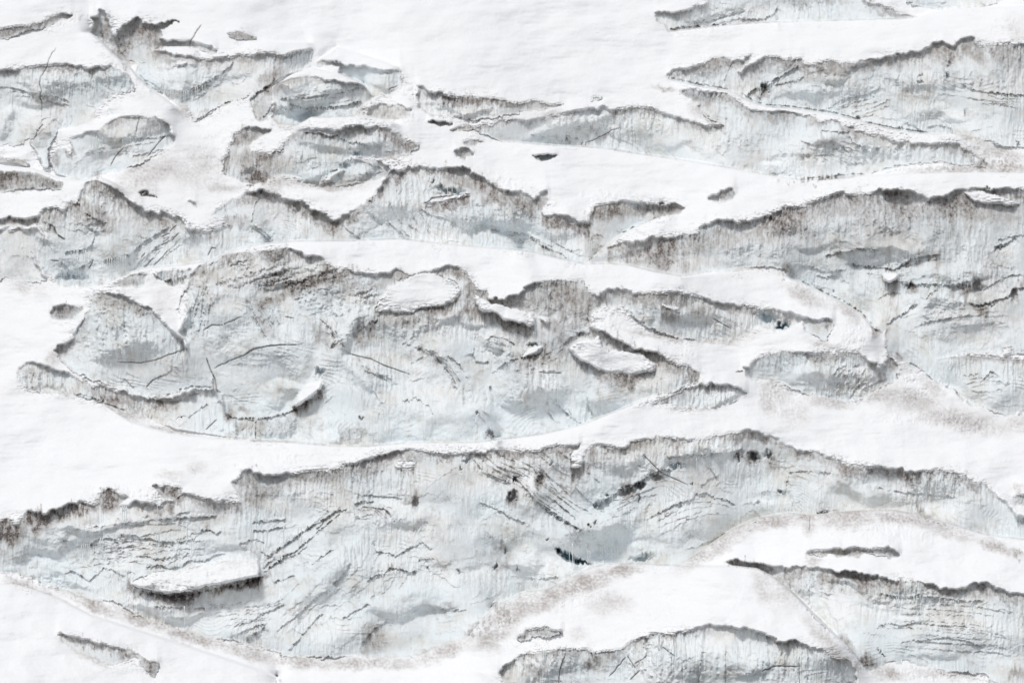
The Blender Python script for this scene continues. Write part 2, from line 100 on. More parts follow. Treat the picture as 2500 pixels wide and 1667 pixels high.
# ledges: width px | dirt and painted shade | relief m | line   (surface overhangs above the line; shade under ledges and slabs is painted)
LEDGE = r'''
8|.9|.4|31:470,890 600,948 800,1048 950,1136 1030,1222 1050,1275 1110,1292
7|.7|.4|30:0,700 130,775 240,806 420,815 560,835 740,865 880,895 1000,935 1180,975 1300,995 1500,1015
7|.6|.3|20:1360,600 1450,615 1600,650 1760,675 1830,690
5|.30|.4|00:0,690 60,670 160,690 240,730 400,740 480,760 560,800
5|.35|.5|00:1240,690 1330,700 1430,715 1560,660 1700,560 1800,480
4|.35|.3|00:1060,560 1100,610 1180,650 1240,700
6|.80|.4|00:1480,940 1600,870 1700,800 1890,750 1920,720
5|.6|.4|00:1920,770 1980,710 2060,650 2110,600
4|.6|.3|00:1930,810 1960,900 1980,930
5|.6|.4|00:2090,790 2050,860 2000,930
5|.3|.3|00:800,1060 900,1070 1050,1060 1200,1060 1330,1030
4|.25|.25|00:640,1180 800,1170 900,1190 1000,1180
4|.5|.3|00:1040,550 1080,620 1180,680 1260,730
5|.35|.5|10:240,760 380,765 520,745 700,720 850,680 920,680
6|.4|.9|10:330,790 420,825 600,830 760,810 900,780
6|.7|.4|10:20,780 60,740 150,680 200,640
6|.65|.7|10:420,1010 560,1020 640,1050 700,1040 760,1080 860,1100 940,1120 1040,1105
5|.6|.3|10:430,1400 480,1415 560,1410 640,1340
5|.5|.5|10:640,1310 720,1300 790,1250
5|.35|.3|10:790,1210 900,1240 980,1280 1080,1300
5|.35|.3|10:780,1350 900,1340 1010,1330 1090,1290
5|.7|.5|10:940,1560 1000,1480 1050,1400 1090,1340
4|.5|.3|10:1430,885 1540,900 1640,905 1710,880
4|.35|.3|20:290,1045 420,1050 540,1045 640,1060 720,1090
5|.6|.4|20:1610,860 1640,900 1700,930 1790,970
8|.5|.3|20:1850,470 1800,560 1780,640
5|.35|.4|20:1480,180 1600,175 1720,150 1850,110 1960,85
5|.85|.5|20:1350,230 1450,215 1600,210 1750,190 1850,180
4|.7|.4|20:1900,160 2000,155 2100,150 2160,110 2195,60
6|.5|.9|20:1940,740 2020,690 2100,640;30:180,740 210,680 290,610 400,550 480,500
5|.4|.4|30:280,660 400,630 520,600
4|.25|.4|30:690,840 760,790 880,750 1000,720 1100,680
4|.25|.4|30:1700,650 1800,690 1950,715 2100,735 2195,735
5|.5|.3|30:850,900 950,900 1050,880
5|.55|.3|30:1270,940 1340,960 1400,1000
5|.4|.3|30:1450,980 1540,960 1650,1000
5|.4|.3|30:640,1000 700,1010 820,1020 870,1010
7|.5|.4|30:860,1040 880,1090 940,1120 1000,1140 1100,1140
7|.45|.3|30:480,1080 560,1110 620,1110 740,1080
5|.4|.3|30:760,1090 820,1140 860,1180
6|.6|.2|30:1000,1335 1200,1280 1400,1250 1550,1245 1700,1270 1900,1290
9|.8|.2|30:500,1370 700,1360 850,1330 1000,1335
6|.5|.2|30:1900,1080 2050,1125 2195,1140
8|.75|.4|01:620,210 600,300 640,370 720,420 830,470
7|.85|.4|01:330,440 420,490 440,540 500,580
6|.5|.6|01:660,480 720,520 720,580 690,640 620,670 540,670 490,690
5|.6|.3|01:560,800 620,800 700,740
5|.4|.3|01:480,760 540,830 550,880
5|.3|.8|01:775,745 860,735 930,720 1000,700 1060,640 1150,570 1300,480
5|.5|.3|01:1370,405 1420,430 1450,480 1480,510
5|.4|.7|01:1940,470 2000,510 2080,570
5|.3|.3|01:1925,460 1950,330 1990,250
5|.3|.3|01:1000,830 1100,720 1200,640 1300,550
6|.6|.4|01:1150,810 1200,870 1270,900 1350,890 1440,860
16|.65|.4|01:1440,950 1390,1020 1370,1110 1380,1200 1420,1300
4|.35|.3|01:1160,1120 1250,1230 1410,1370
5|.55|.3|02:410,170 470,260 560,340 650,400 850,460 1000,500 1120,535 1220,540
6|.7|.4|02:1120,540 1220,540 1350,490 1450,450 1600,450 1700,500
6|.9|.4|02:1700,500 1690,560 1720,650 1780,690 1960,705
6|.55|.3|02:1300,570 1370,560 1450,520 1550,500
6|.75|.3|02:560,510 650,520 760,560 870,600 1000,650
4|.4|.3|02:1440,690 1520,630 1600,590
6|.7|.5|02:1960,705 2080,690 2195,660;12:370,630 440,640
6|1|.5|12:410,605 500,540 570,480
5|.5|.4|12:650,170 710,100 690,20
6|.45|.3|12:860,220 910,330 1000,360 1100,370
5|.5|.4|12:1450,215 1520,300 1580,370 1610,440
6|.35|.3|12:1550,220 1640,290 1700,400
5|.3|.3|12:1230,130 1350,170 1400,210
4|.3|.2|12:1400,215 1330,240 1260,280
5|.5|.4|12:1750,130 1740,200 1760,260 1870,270
5|.3|.5|12:1860,70 1980,80 2070,140
5|.3|.3|12:980,480 1020,560 1060,590
6|.3|.3|12:1200,570 1300,540 1400,600 1440,680
5|.55|.4|12:890,1280 1000,1285 1100,1295 1200,1310
5|.4|.3|12:830,1360 900,1330 980,1340
8|.65|.4|12:840,1390 900,1370 1000,1380 1060,1390 1120,1450
5|.45|.4|12:530,1560 600,1480 680,1410 780,1390
6|.5|.4|12:1740,1000 1820,1110 1900,1140 2040,1200
5|.45|.4|12:1830,980 1920,1060 2080,1120 2140,1140
5|.4|.4|12:1780,1330 1900,1380 2020,1450 2150,1500
3|.25|.1|12:1700,1010 1560,1110 1450,1170 1380,1230
6|.5|.5|22:0,1070 80,1110 200,1170 280,1250 350,1330 450,1400 560,1480 680,1540
5|.4|.4|22:470,1310 560,1390 650,1470
5|.4|.4|22:650,1230 720,1300 790,1360
6|.6|1.|22:800,1400 840,1330 900,1300 980,1240 1050,1215 1100,1210 1200,1130 1300,1090 1390,1095
5|.4|.4|22:780,1360 830,1350 900,1310
5|.55|.5|22:1160,1475 1260,1430 1360,1380 1450,1340 1540,1320 1560,1280 1650,1265 1720,1310 1800,1320 1880,1370
4|.4|.3|22:1270,1480 1380,1420 1480,1350
4|.3|.3|22:1670,1070 1720,1150 1740,1120
4|.3|.6|22:1340,1000 1500,985 1650,970 1800,960 1950,930
4|.5|.3|22:1600,1220 1650,1180 1730,1130
6|.65|.5|23:280,100 350,190 450,270 560,340 680,390
5|.5|.5|23:680,390 650,470 630,490
5|.4|.3|23:260,770 400,770 520,760
5|.4|.2|23:1850,390 1700,470 1600,520 1480,550
5|.5|.3|23:1185,1210 1190,1300 1180,1400
4|.4|.3|23:1260,1240 1300,1380 1330,1560
4|.4|.3|23:1455,1240 1460,1400 1450,1560
4|.4|.3|23:1600,1200 1610,1330 1595,1480 1610,1560
4|.4|.3|23:1790,1260 1790,1400 1780,1560
4|.4|.3|33:540,1300 535,1568
5|.6|.3|33:545,690 550,780 550,970
8|.6|.3|33:380,700 400,800 410,850
4|.35|.4|33:1080,880 1200,910 1300,920 1400,900 1550,920 1700,940 1900,940
4|.25|.3|33:1060,1150 1150,1110 1250,1130 1400,1110 1550,1130 1700,1130 1850,1150
4|.25|.3|33:1350,1250 1600,1220 1750,1250 1900,1300
12|1.2|.3|33:400,850 500,960 620,1100 750,1210 850,1310 950,1400
5|.45|.4|03:1220,320 1330,315 1440,305 1560,300 1670,290
5|.4|.4|03:660,385 740,370 800,375
4|.35|.3|03:450,490 530,480 570,500
5|.45|.45|03:670,540 730,480 760,465 800,465 880,470 930,440 1050,440 1080,470 1150,460 1220,490 1330,490 1380,490 1480,470 1540,400 1600,395 1660,430 1720,380
5|.4|.4|03:920,355 1020,350 1150,330
4|.4|.3|03:1080,290 1110,300 1140,280
4|.4|.4|03:1320,300 1380,270 1450,260
5|.45|.4|03:1920,355 2000,335 2100,325 2195,315
5|.45|.4|03:1930,405 2050,400 2130,380 2195,370
5|.35|.3|03:1820,510 1870,490 1960,470 2030,500
6|.45|.4|03:480,740 540,710 620,745 680,790 740,740 800,690 860,700 940,750 1000,710 1050,740
5|.45|.4|03:1090,700 1150,680 1230,670 1300,690 1400,670 1450,630 1560,640 1640,590 1740,580
12|1.|.8|03:1050,850 1150,875 1300,900 1420,900 1560,865 1750,825 1900,795 2030,745
6|.65|.4|03:2000,740 2060,690 2130,640 2195,590;13:270,610 380,560 450,500 560,410 650,330 740,260
4|.3|.3|13:240,640 380,590 470,520
5|.35|.4|03:1180,990 1300,990 1400,990 1560,1000 1640,990
5|.45|.4|13:0,1240 80,1190 150,1140
5|.4|.3|13:230,1180 310,1110 420,1030 500,950 580,880 640,870
6|.5|.3|13:320,1330 400,1250 450,1180 520,1100 600,1030
5|.45|.4|13:670,820 720,770 800,660
5|.45|.5|13:920,800 990,740 1050,740 1100,690 1180,700 1250,720 1320,720
4|.4|.3|13:500,660 600,590 680,540
4|.35|.3|13:210,800 300,770 380,740
5|.45|.3|13:1280,990 1400,1000 1550,1010 1700,1010
5|.35|.4|13:970,480 1000,560 1090,580 1150,600 1250,540 1350,490 1440,560
4|.35|.3|13:1320,630 1450,620
5|.45|.4|13:880,1290 960,1180 1080,1080
5|.45|.3|13:740,1080 850,1010 960,960
4|.4|.3|03:1740,1230 1900,1160 2050,1110
4|.4|.3|03:1880,1230 2030,1150
4|.4|.3|03:1780,1140 1900,1110 2000,1050 2195,960
5|.55|.3|31:450,780 570,790 640,830 740,830 850,800
5|.5|.3|31:600,850 680,880 780,850
6|.6|.7|31:870,770 1000,790 1080,800 1200,810 1270,780 1330,730 1450,705 1580,695
4|.3|.6|31:660,710 800,680 940,660 1100,665
7|.7|.5|31:1960,660 2010,630 2080,600 2130,560
5|.4|.3|31:1960,610 2080,560 2195,490
6|.5|.2|31:1985,660 1990,780 1985,900
4|.3|.2|31:1525,710 1525,800 1530,920
7|.7|.5|31:1270,960 1330,930 1450,930 1580,930 1680,930 1820,890
7|.75|.5|31:1775,1075 1850,1080 1930,1075 2010,1040 2080,1020 2110,960 2195,900
5|.5|.3|31:1850,1000 1950,930 2080,860 2195,790
6|.6|.5|31:1140,1240 1200,1190 1290,1140 1380,1070
5|.4|.4|31:1430,1050 1480,1000 1540,970
4|.3|.3|31:1380,1240 1500,1210 1700,1170 1880,1160
4|.35|.2|31:1070,1040 1150,1000 1250,990
8|.85|.4|32:1490,245 1600,230 1750,205 1950,215 2050,235 2195,260
6|.45|.3|32:1310,260 1400,320 1470,380 1550,430
6|.6|.3|32:1660,460 1700,530 1800,600
5|.4|.3|32:1880,400 1920,360 1960,340 2010,380
4|.3|.2|32:1740,430 1900,400 2100,430
5|.5|.3|32:1000,260 1120,290 1100,330
4|.45|.3|32:720,500 760,450 800,400 860,330 940,270
4|.45|.3|32:820,520 850,460 920,420 990,300
4|.45|.3|32:880,530 910,460 990,420 1080,350
4|.45|.3|32:930,520 960,470 1050,430 1150,390
4|.4|.3|32:700,440 760,330 850,280
5|.7|.2|32:1040,490 1120,450 1200,410 1225,350
4|.3|.3|32:380,1110 500,1100 650,1110 750,1120
4|.3|.3|32:1050,1220 1200,1250 1320,1270 1450,1280 1700,1300
6|.45|.3|32:390,1140 370,1250 340,1280
4|.3|.2|32:410,1340 480,1330
5|.5|.3|21:740,1090 740,1180 760,1260
6|.6|.4|21:800,1270 870,1290 950,1350 1100,1420 1200,1430 1300,1470
5|.55|.4|21:1040,1120 1100,1190 1140,1230 1250,1280 1400,1330 1580,1350
6|.5|.4|21:540,1390 600,1340 690,1290 760,1300
3|.4|.3|21:270,1390 330,1385 380,1400
5|.6|.4|22:220,240 290,220 360,175 385,155
4|.5|.2|22:0,360 100,280 220,230
4|.35|.2|22:350,340 440,330 560,345
4|.4|.3|22:430,570 440,640 480,720
4|.35|.3|22:720,480 740,590 780,680
5|.4|.3|21:0,500 100,520 250,540 330,590 420,640 560,700
4|.35|.3|21:480,600 560,650 700,720
5|.5|.3|21:740,755 860,660 1000,605
5|.5|.4|21:1000,540 1100,480 1250,420 1400,380
4|.4|.3|11:910,340 980,400 1050,470 1090,540
4|.4|.3|11:700,440 780,510 900,590
4|.35|.3|11:1090,270 1130,360 1200,470
4|.35|.3|11:1200,510 1300,600
5|.55|.3|11:1370,310 1500,295 1620,260 1720,225
4|.4|.3|11:1340,340 1400,390 1550,430 1640,480
4|.35|.3|11:1880,500 2050,560 2195,640
5|.5|.4|11:40,470 100,530 200,600
7|.5|.3|11:560,1180 640,1250 690,1350 650,1420
6|.45|.3|11:30,1040 60,1150 130,1290 180,1360
6|.5|.3|11:960,1220 1000,1190 1040,1130
3|.25|.2|11:1200,1390 1260,1340 1330,1310
4|.3|.2|11:0,1440 200,1470 420,1480
4|.4|.3|02:960,390 1030,470
5|.4|.2|02:1320,310 1280,350 1200,390
5|.4|.3|13:110,560 160,590 220,610 130,700
'''
# open cracks: width px | line
CRACK = r'''
2.2|00:430,370 380,440 360,500 350,540 310,590 300,640 315,690 305,740 322,790 318,900
4|00:1540,190 1490,260 1460,320 1453,362
3|00:1070,900 1045,980 1040,1020
2.2|00:950,1130 880,1200 845,1280
2.2|00:1270,1035 1200,1110 1130,1200
2|20:730,1090 850,1040 920,1000 980,980
4|20:725,1090 722,1120
3.5|01:715,735 680,800
2.5|01:390,740 450,745
2.5|01:1660,650 1625,645 1590,700
2.5|01:900,1515 1080,1522 1200,1500 1300,1460 1410,1420
2|01:1560,1270 1620,1235 1700,1235 1780,1200 1850,1170
2.5|01:1640,1565 1750,1510 1850,1470 1950,1420 2050,1400 2195,1385
2.2|11:0,1450 60,1415 150,1395 300,1385 430,1385
4.5|02:1962,705 1955,780 1958,850
4|02:1580,230 1610,320 1650,400 1660,480
2.2|02:1120,455 1170,400 1240,370
2|02:1580,780 1660,700
2|12:780,195 850,215 960,240 1060,290 1150,320 1260,360
1.6|22:1150,960 1300,1110 1500,1200
2|23:575,1280 560,1360 520,1480 490,1568
1.8|23:1040,1360 1100,1450
1.6|23:1030,1370 900,1520
1.8|23:1190,1360 1100,1420
1.8|23:1135,1470 1060,1540
1.6|23:1310,1290 1400,1360
1.8|23:2070,1480 2170,1440
2|33:190,1480 270,1440 320,1435 380,1440 480,1440
1.8|33:475,1370 478,1568
2|01:1300,520 1350,470
2|01:1240,560 1300,530
2|01:1320,590 1370,530
2|01:1230,620 1290,600
2|01:1080,720 1110,680
2|01:1180,780 1290,660
2|01:1100,790 1180,720
1.6|33:560,290 550,400
2|22:360,340 540,350
2|21:1690,1180 1830,1260
1.8|11:300,1170 370,1180
2.5|32:0,330 45,335
2.5|22:1870,340 1925,330
2.5|10:1090,690 1160,660
'''
# dirt patches: cx,cy,rx,ry,angle deg,strength
BLOB = r'''
00:810,200,50,130,10,.7 940,330,80,130,10,.85 1080,210,40,90,10,.6 1480,450,260,45,0,.5 1230,420,90,40,0,.6 2080,640,60,130,30,.6 1900,445,160,30,0,.4 1150,970,200,60,0,.3 1880,1040,110,70,-15,.7 1980,1380,110,60,0,.85 1730,1250,25,90,15,.6 1600,870,120,14,-30,.4 340,1050,60,80,30,.3 420,1210,40,60,0,.6 530,1160,40,30,0,.7 2020,880,80,80,0,.35 960,470,60,40,30,.6
10:100,1250,180,110,0,.55 80,1370,110,60,0,.7 560,1050,110,35,10,.5 160,620,50,110,25,.4 1660,1310,180,50,10,.6 1800,1400,110,90,30,.65 2050,1500,200,60,0,.6 880,1370,140,40,0,.4 700,1410,140,25,-5,.5 440,600,120,30,0,.3 1100,860,120,50,0,.4 1660,1180,80,35,0,.6 90,780,50,110,40,.35
11:1700,110,180,70,10,.6 1850,180,140,70,25,.75 2100,280,120,80,0,.7 100,230,130,50,0,.7 250,250,40,60,0,.6 600,880,380,60,-16,.8 400,960,300,45,-22,.7 200,1050,160,30,-20,.6 1150,850,120,45,-10,.6 900,930,180,40,-5,.45 1700,1000,60,110,10,.6 1720,1150,160,45,5,.6 900,1300,60,110,15,.6 960,1220,50,40,0,.8 1620,840,100,35,30,.7 1100,1190,120,60,0,.4 700,1000,150,40,-10,.4 350,690,250,30,5,.6 200,700,100,40,0,.5 1430,130,14,18,0,.9 1300,100,30,20,0,.6 1190,60,60,30,0,.5
21:100,260,160,60,0,.75 300,300,120,60,0,.75 900,370,180,60,0,.75 1250,350,230,45,0,.7 420,420,30,40,0,.6 310,400,40,40,0,.6 1700,560,320,110,-12,.5 2000,480,260,100,-8,.5 1250,610,250,40,0,.6 1000,620,120,25,-8,.55 500,1000,300,100,0,.7 650,1130,180,110,0,.5 480,1240,80,50,20,.5 200,1090,160,50,15,.4 1000,960,90,25,10,.6 860,1030,60,35,-20,.7 1500,1080,230,60,10,.5 1390,1140,60,25,10,.5 1700,1060,120,40,15,.5 700,1310,150,30,0,.3 550,1440,90,80,0,.5 400,1490,160,50,-15,.5 900,1350,110,40,30,.6 1280,1480,120,60,20,.6 1130,1420,120,25,15,.6 0,1180,40,60,0,.6 1050,1360,140,40,25,.5
12:920,20,70,80,10,.65 580,60,100,40,60,.3 2100,300,120,110,0,.3 870,790,60,40,0,.3 780,820,60,50,0,.35 1870,830,35,25,0,.7 100,1210,160,100,-5,.55 300,1160,200,60,-5,.6 600,1140,200,55,-5,.55 900,1070,220,50,-8,.55 1250,980,130,45,0,.55 900,1120,100,35,0,.45 950,1390,120,35,5,.3 1290,1330,40,60,20,.7 2045,1300,40,80,25,.75 560,500,50,30,-25,.6 180,740,180,70,0,.25
22:240,260,130,70,-25,.4 430,150,110,60,10,.5 560,100,60,60,0,.6 400,60,150,40,0,.3 950,130,120,30,20,.6 1350,260,160,70,25,.65 1550,380,60,60,20,.55 1150,170,100,30,15,.5 1330,540,110,30,-15,.7 1480,500,60,40,0,.4 770,990,60,60,0,.5 900,1000,120,80,0,.35 560,990,50,40,0,.4 640,1080,70,30,0,.3 740,1080,50,40,0,.5 1100,930,150,30,-15,.35 2000,990,70,50,0,.7 1890,990,20,40,0,.6 2160,1040,30,60,0,.6 1040,1260,70,50,-10,.6 1250,1150,60,30,0,.5 150,1310,40,80,25,.5 370,1160,35,60,10,.8
32:120,990,60,50,0,.75 250,1000,40,80,0,.4 500,1010,50,70,0,.3 620,990,90,30,20,.4 780,1050,90,40,20,.45 1000,1110,140,50,10,.45 1320,1170,60,70,0,.5 1230,1150,40,60,0,.3 1650,1150,70,60,0,.35 1100,360,40,40,0,.6 1180,250,40,40,30,.7 30,380,40,40,0,.4 2160,1330,40,60,0,.5 1420,1410,80,25,10,.5
23:80,1060,80,60,0,.9 300,1350,160,30,0,.4 330,1480,80,40,0,.4 620,1340,80,30,0,.5 800,1360,40,50,0,.8 740,1440,50,40,20,.6 920,1350,40,50,0,.5 100,1480,60,60,40,.5 1650,1170,200,40,0,.3 1890,640,90,25,5,.7 2100,680,90,30,10,.7 100,600,80,60,0,.35 50,660,60,40,0,.4 1040,50,60,40,0,.6 260,1200,50,40,0,.6
33:80,650,80,20,8,.7 400,740,80,60,10,.6 680,760,120,60,10,.5 950,780,180,40,10,.5 1870,850,90,50,10,.7 2080,920,100,40,25,.6 980,1400,80,60,0,.9 1100,1430,70,25,-10,.5 850,1270,90,30,48,.6 1440,270,90,25,15,.5 900,560,200,25,0,.4 2150,590,50,40,0,.7 2140,1500,60,40,0,.5
03:60,420,150,90,-15,.95 300,320,120,90,-20,.95 560,250,200,50,-12,.95 830,160,90,80,30,.95 60,430,80,50,0,.6 1270,110,90,45,0,.6 1200,890,220,22,3,.75 1850,810,220,28,-12,.8 1000,840,50,45,30,.7 150,790,180,20,14,.5 480,1210,60,25,10,.8 700,1240,150,20,12,.7 960,1330,110,25,15,.8 1160,1420,70,60,40,.8 1960,100,120,100,0,.6
13:980,1230,110,120,20,.45 1000,1210,30,50,10,.6 1800,1150,110,50,-35,.85 1930,1060,130,40,-25,.8 60,70,120,70,0,.55 50,790,110,28,-20,.85 1500,990,150,30,5,.25 1150,690,60,20,0,.5 1960,560,60,50,30,.4 1960,680,60,30,10,.5 1480,410,50,50,0,.25
20:1740,490,110,50,-15,.65 1560,520,80,25,-10,.55 2100,480,100,40,-10,.6 1690,560,60,60,30,.3 1560,760,60,50,40,.5 1480,715,60,25,0,.5 1660,760,40,60,0,.4 800,850,90,30,0,.35 1200,840,130,25,0,.55 950,855,40,25,0,.8 1750,740,60,30,0,.5 1900,215,30,30,0,.4
30:400,480,140,40,5,.65 700,520,130,55,0,.65 850,520,80,60,0,.6 1000,500,130,50,0,.5 1200,480,100,50,0,.5 1550,400,110,70,-10,.55 1780,360,150,70,-10,.65 2080,420,150,110,0,.5 1620,470,50,60,0,.5 1850,440,60,60,0,.55 200,700,50,50,0,.7 300,900,150,50,10,.45 600,940,80,40,20,.4 100,850,80,40,10,.5 700,1090,90,40,0,.35 1650,1140,60,40,20,.4 2000,1240,200,40,5,.7 600,1375,220,18,-3,.8 470,20,90,30,0,.5 700,10,150,20,0,.4 1150,90,120,30,20,.45
01:150,130,200,80,0,.5 740,170,70,60,0,.7 1100,430,120,40,30,.4 700,380,160,70,20,.6 400,420,90,70,0,.45 100,450,120,30,0,.7 250,450,80,35,0,.6 2000,250,180,50,5,.65 1800,440,110,40,-5,.55 950,300,120,40,42,.6 1080,370,100,25,25,.6 780,470,80,30,20,.5 1270,410,50,25,0,.5 1000,890,130,40,-15,.4 1310,915,90,20,0,.6 850,1040,130,60,20,.5 1060,1120,100,60,25,.5 600,1280,40,120,35,.4 640,1190,40,50,0,.5 500,1130,120,50,0,.5 1700,850,250,60,-8,.2 2100,870,150,50,-20,.4 2050,1060,150,40,-18,.4 1990,1150,40,130,-20,.3 2060,960,250,22,-20,.5 440,1440,50,50,0,.6 2050,1280,60,60,20,.3
02:430,180,40,40,0,.6 850,540,150,45,20,.75 1000,560,70,50,0,.5 1240,590,60,40,0,.8 1040,600,60,40,0,.5 1440,520,80,40,0,.45 240,460,80,20,10,.5 230,330,60,40,0,.4 450,470,130,18,5,.5 1950,1150,170,70,0,.6 1760,660,40,50,0,.7 1870,640,60,30,20,.5 1830,750,60,40,0,.35
31:100,480,180,110,-12,.45 500,380,260,90,-20,.45 900,320,350,90,-5,.5 1400,340,240,110,10,.45 1950,350,300,110,5,.5 1620,420,30,170,-25,.45 2050,440,160,100,0,.3 390,830,45,70,0,.75 1330,940,60,30,0,.7 1290,960,20,15,0,.8 1310,770,20,20,0,.7 1390,740,20,40,0,.5 1500,740,40,20,0,.5 1760,960,80,50,-15,.7 1850,930,40,60,20,.6 1640,970,30,60,0,.5 1890,1110,40,50,0,.7 1840,1090,50,20,0,.6 2120,1020,30,80,0,.65 2180,910,30,40,0,.6 1180,920,50,40,0,.4 1180,810,50,20,0,.6 100,1110,120,30,5,.4 700,1210,50,40,30,.7 1090,1280,30,25,0,.6 1190,1520,50,60,45,.5 1060,1550,60,40,0,.5
'''
# hollows: cx,cy,rx,ry,angle,depth m,blue 0-1,dirt and painted cave shade 0-1
HOLE = r'''
10:400,880,170,70,0,2.6,.7,0 850,1180,60,22,0,1.4,.9,0 750,1275,50,25,-20,2,.8,0
11:1560,205,130,28,8,2.6,.9,.1 985,1205,22,12,-20,1.2,.2,.9 1430,130,14,16,0,1,.1,.9
01:590,890,110,60,10,4,.75,.2 480,880,60,50,0,2,.6,.1
12:575,345,40,40,0,2.2,.85,0 1690,1015,42,16,-15,1.6,.8,.2 1640,1085,10,24,0,.8,.3,.6 1305,1350,26,40,15,1.2,.2,.7 2050,1285,30,60,25,1.5,.1,.9 1870,805,32,30,0,1.4,.2,.8 1775,660,12,16,0,.8,.2,.8 1875,470,10,30,0,.7,.4,.4 890,700,25,12,0,.7,.1,.5 1600,455,15,12,0,.6,.2,.5
21:320,1388,60,14,-5,1.5,.9,.2 680,1300,40,16,0,1,.6,.3
31:230,1180,95,45,15,3,.85,0 340,1250,70,30,-25,3.4,1,0 1830,930,40,50,20,2,.1,.7 1250,790,40,20,-20,1.2,.2,.6 2120,1010,25,60,10,1.2,.1,.7 735,965,12,10,0,.8,1,0 2015,645,50,14,-20,1,.5,.5 1320,935,60,18,5,1.2,.1,.7 1880,1080,90,14,-5,1.2,.1,.6
22:1140,1205,45,28,-25,2.6,0,1 1050,1255,80,30,-20,1.8,.1,.6 1265,1145,50,22,-10,1.4,.1,.8 375,1155,28,55,12,1.4,.1,.9 455,1040,14,34,10,.9,.2,.6 1410,1050,75,24,0,2.2,.8,.1 2010,985,45,40,0,2,.1,.8 1895,990,14,36,0,1.2,.1,.7 2110,970,40,30,0,1,.1,.5 1535,1190,16,12,0,.8,0,.8 885,1280,18,16,0,.8,0,.7 150,1305,34,60,25,1.2,.1,.7 1130,1300,14,40,0,1,0,.8 1130,1060,16,10,0,.5,0,.6
23:512,556,15,34,-20,5,1,.1 590,600,110,34,30,4.5,1,0 690,640,80,18,12,4,1,0 1160,612,95,34,-8,2.2,.88,0 800,600,190,50,5,1,.6,0 790,330,14,24,0,1.2,0,.9 750,370,10,16,0,.8,0,.9 430,475,16,10,0,.8,0,.8 800,200,22,20,0,.9,0,.6 30,680,24,24,0,.8,0,.7
32:120,985,36,40,10,1.6,.1,.8 330,1255,18,14,-20,.6,.1,.4 250,980,26,40,0,1.2,0,.5 650,1425,90,10,-6,1.2,1,0 150,1330,14,20,0,.6,.1,.5
33:330,105,20,16,-20,.6,.1,.4 1090,1325,14,20,-30,.8,.1,.8 1120,1360,12,10,0,.6,.1,.8
30:205,680,50,40,-40,1.8,.1,.6 1620,500,22,22,0,1,.1,.9 1605,590,14,44,10,1,.1,.9 1405,580,30,12,-10,.7,.1,.6 1400,630,28,10,0,.7,.1,.5 1740,870,12,28,10,.9,.1,.7 2150,1105,14,24,0,.8,.1,.8
20:590,1085,18,22,0,.7,0,.6 685,1095,10,14,0,.6,0,.6 820,880,16,14,0,.5,0,.5
13:1990,560,14,34,0,.9,.1,.6 1910,670,14,30,0,.9,.1,.6 2080,690,12,24,0,.7,.1,.6 1390,675,12,14,0,.6,.1,.7 1630,720,10,24,0,.7,.3,.5 1135,325,8,8,0,.5,0,.8
'''
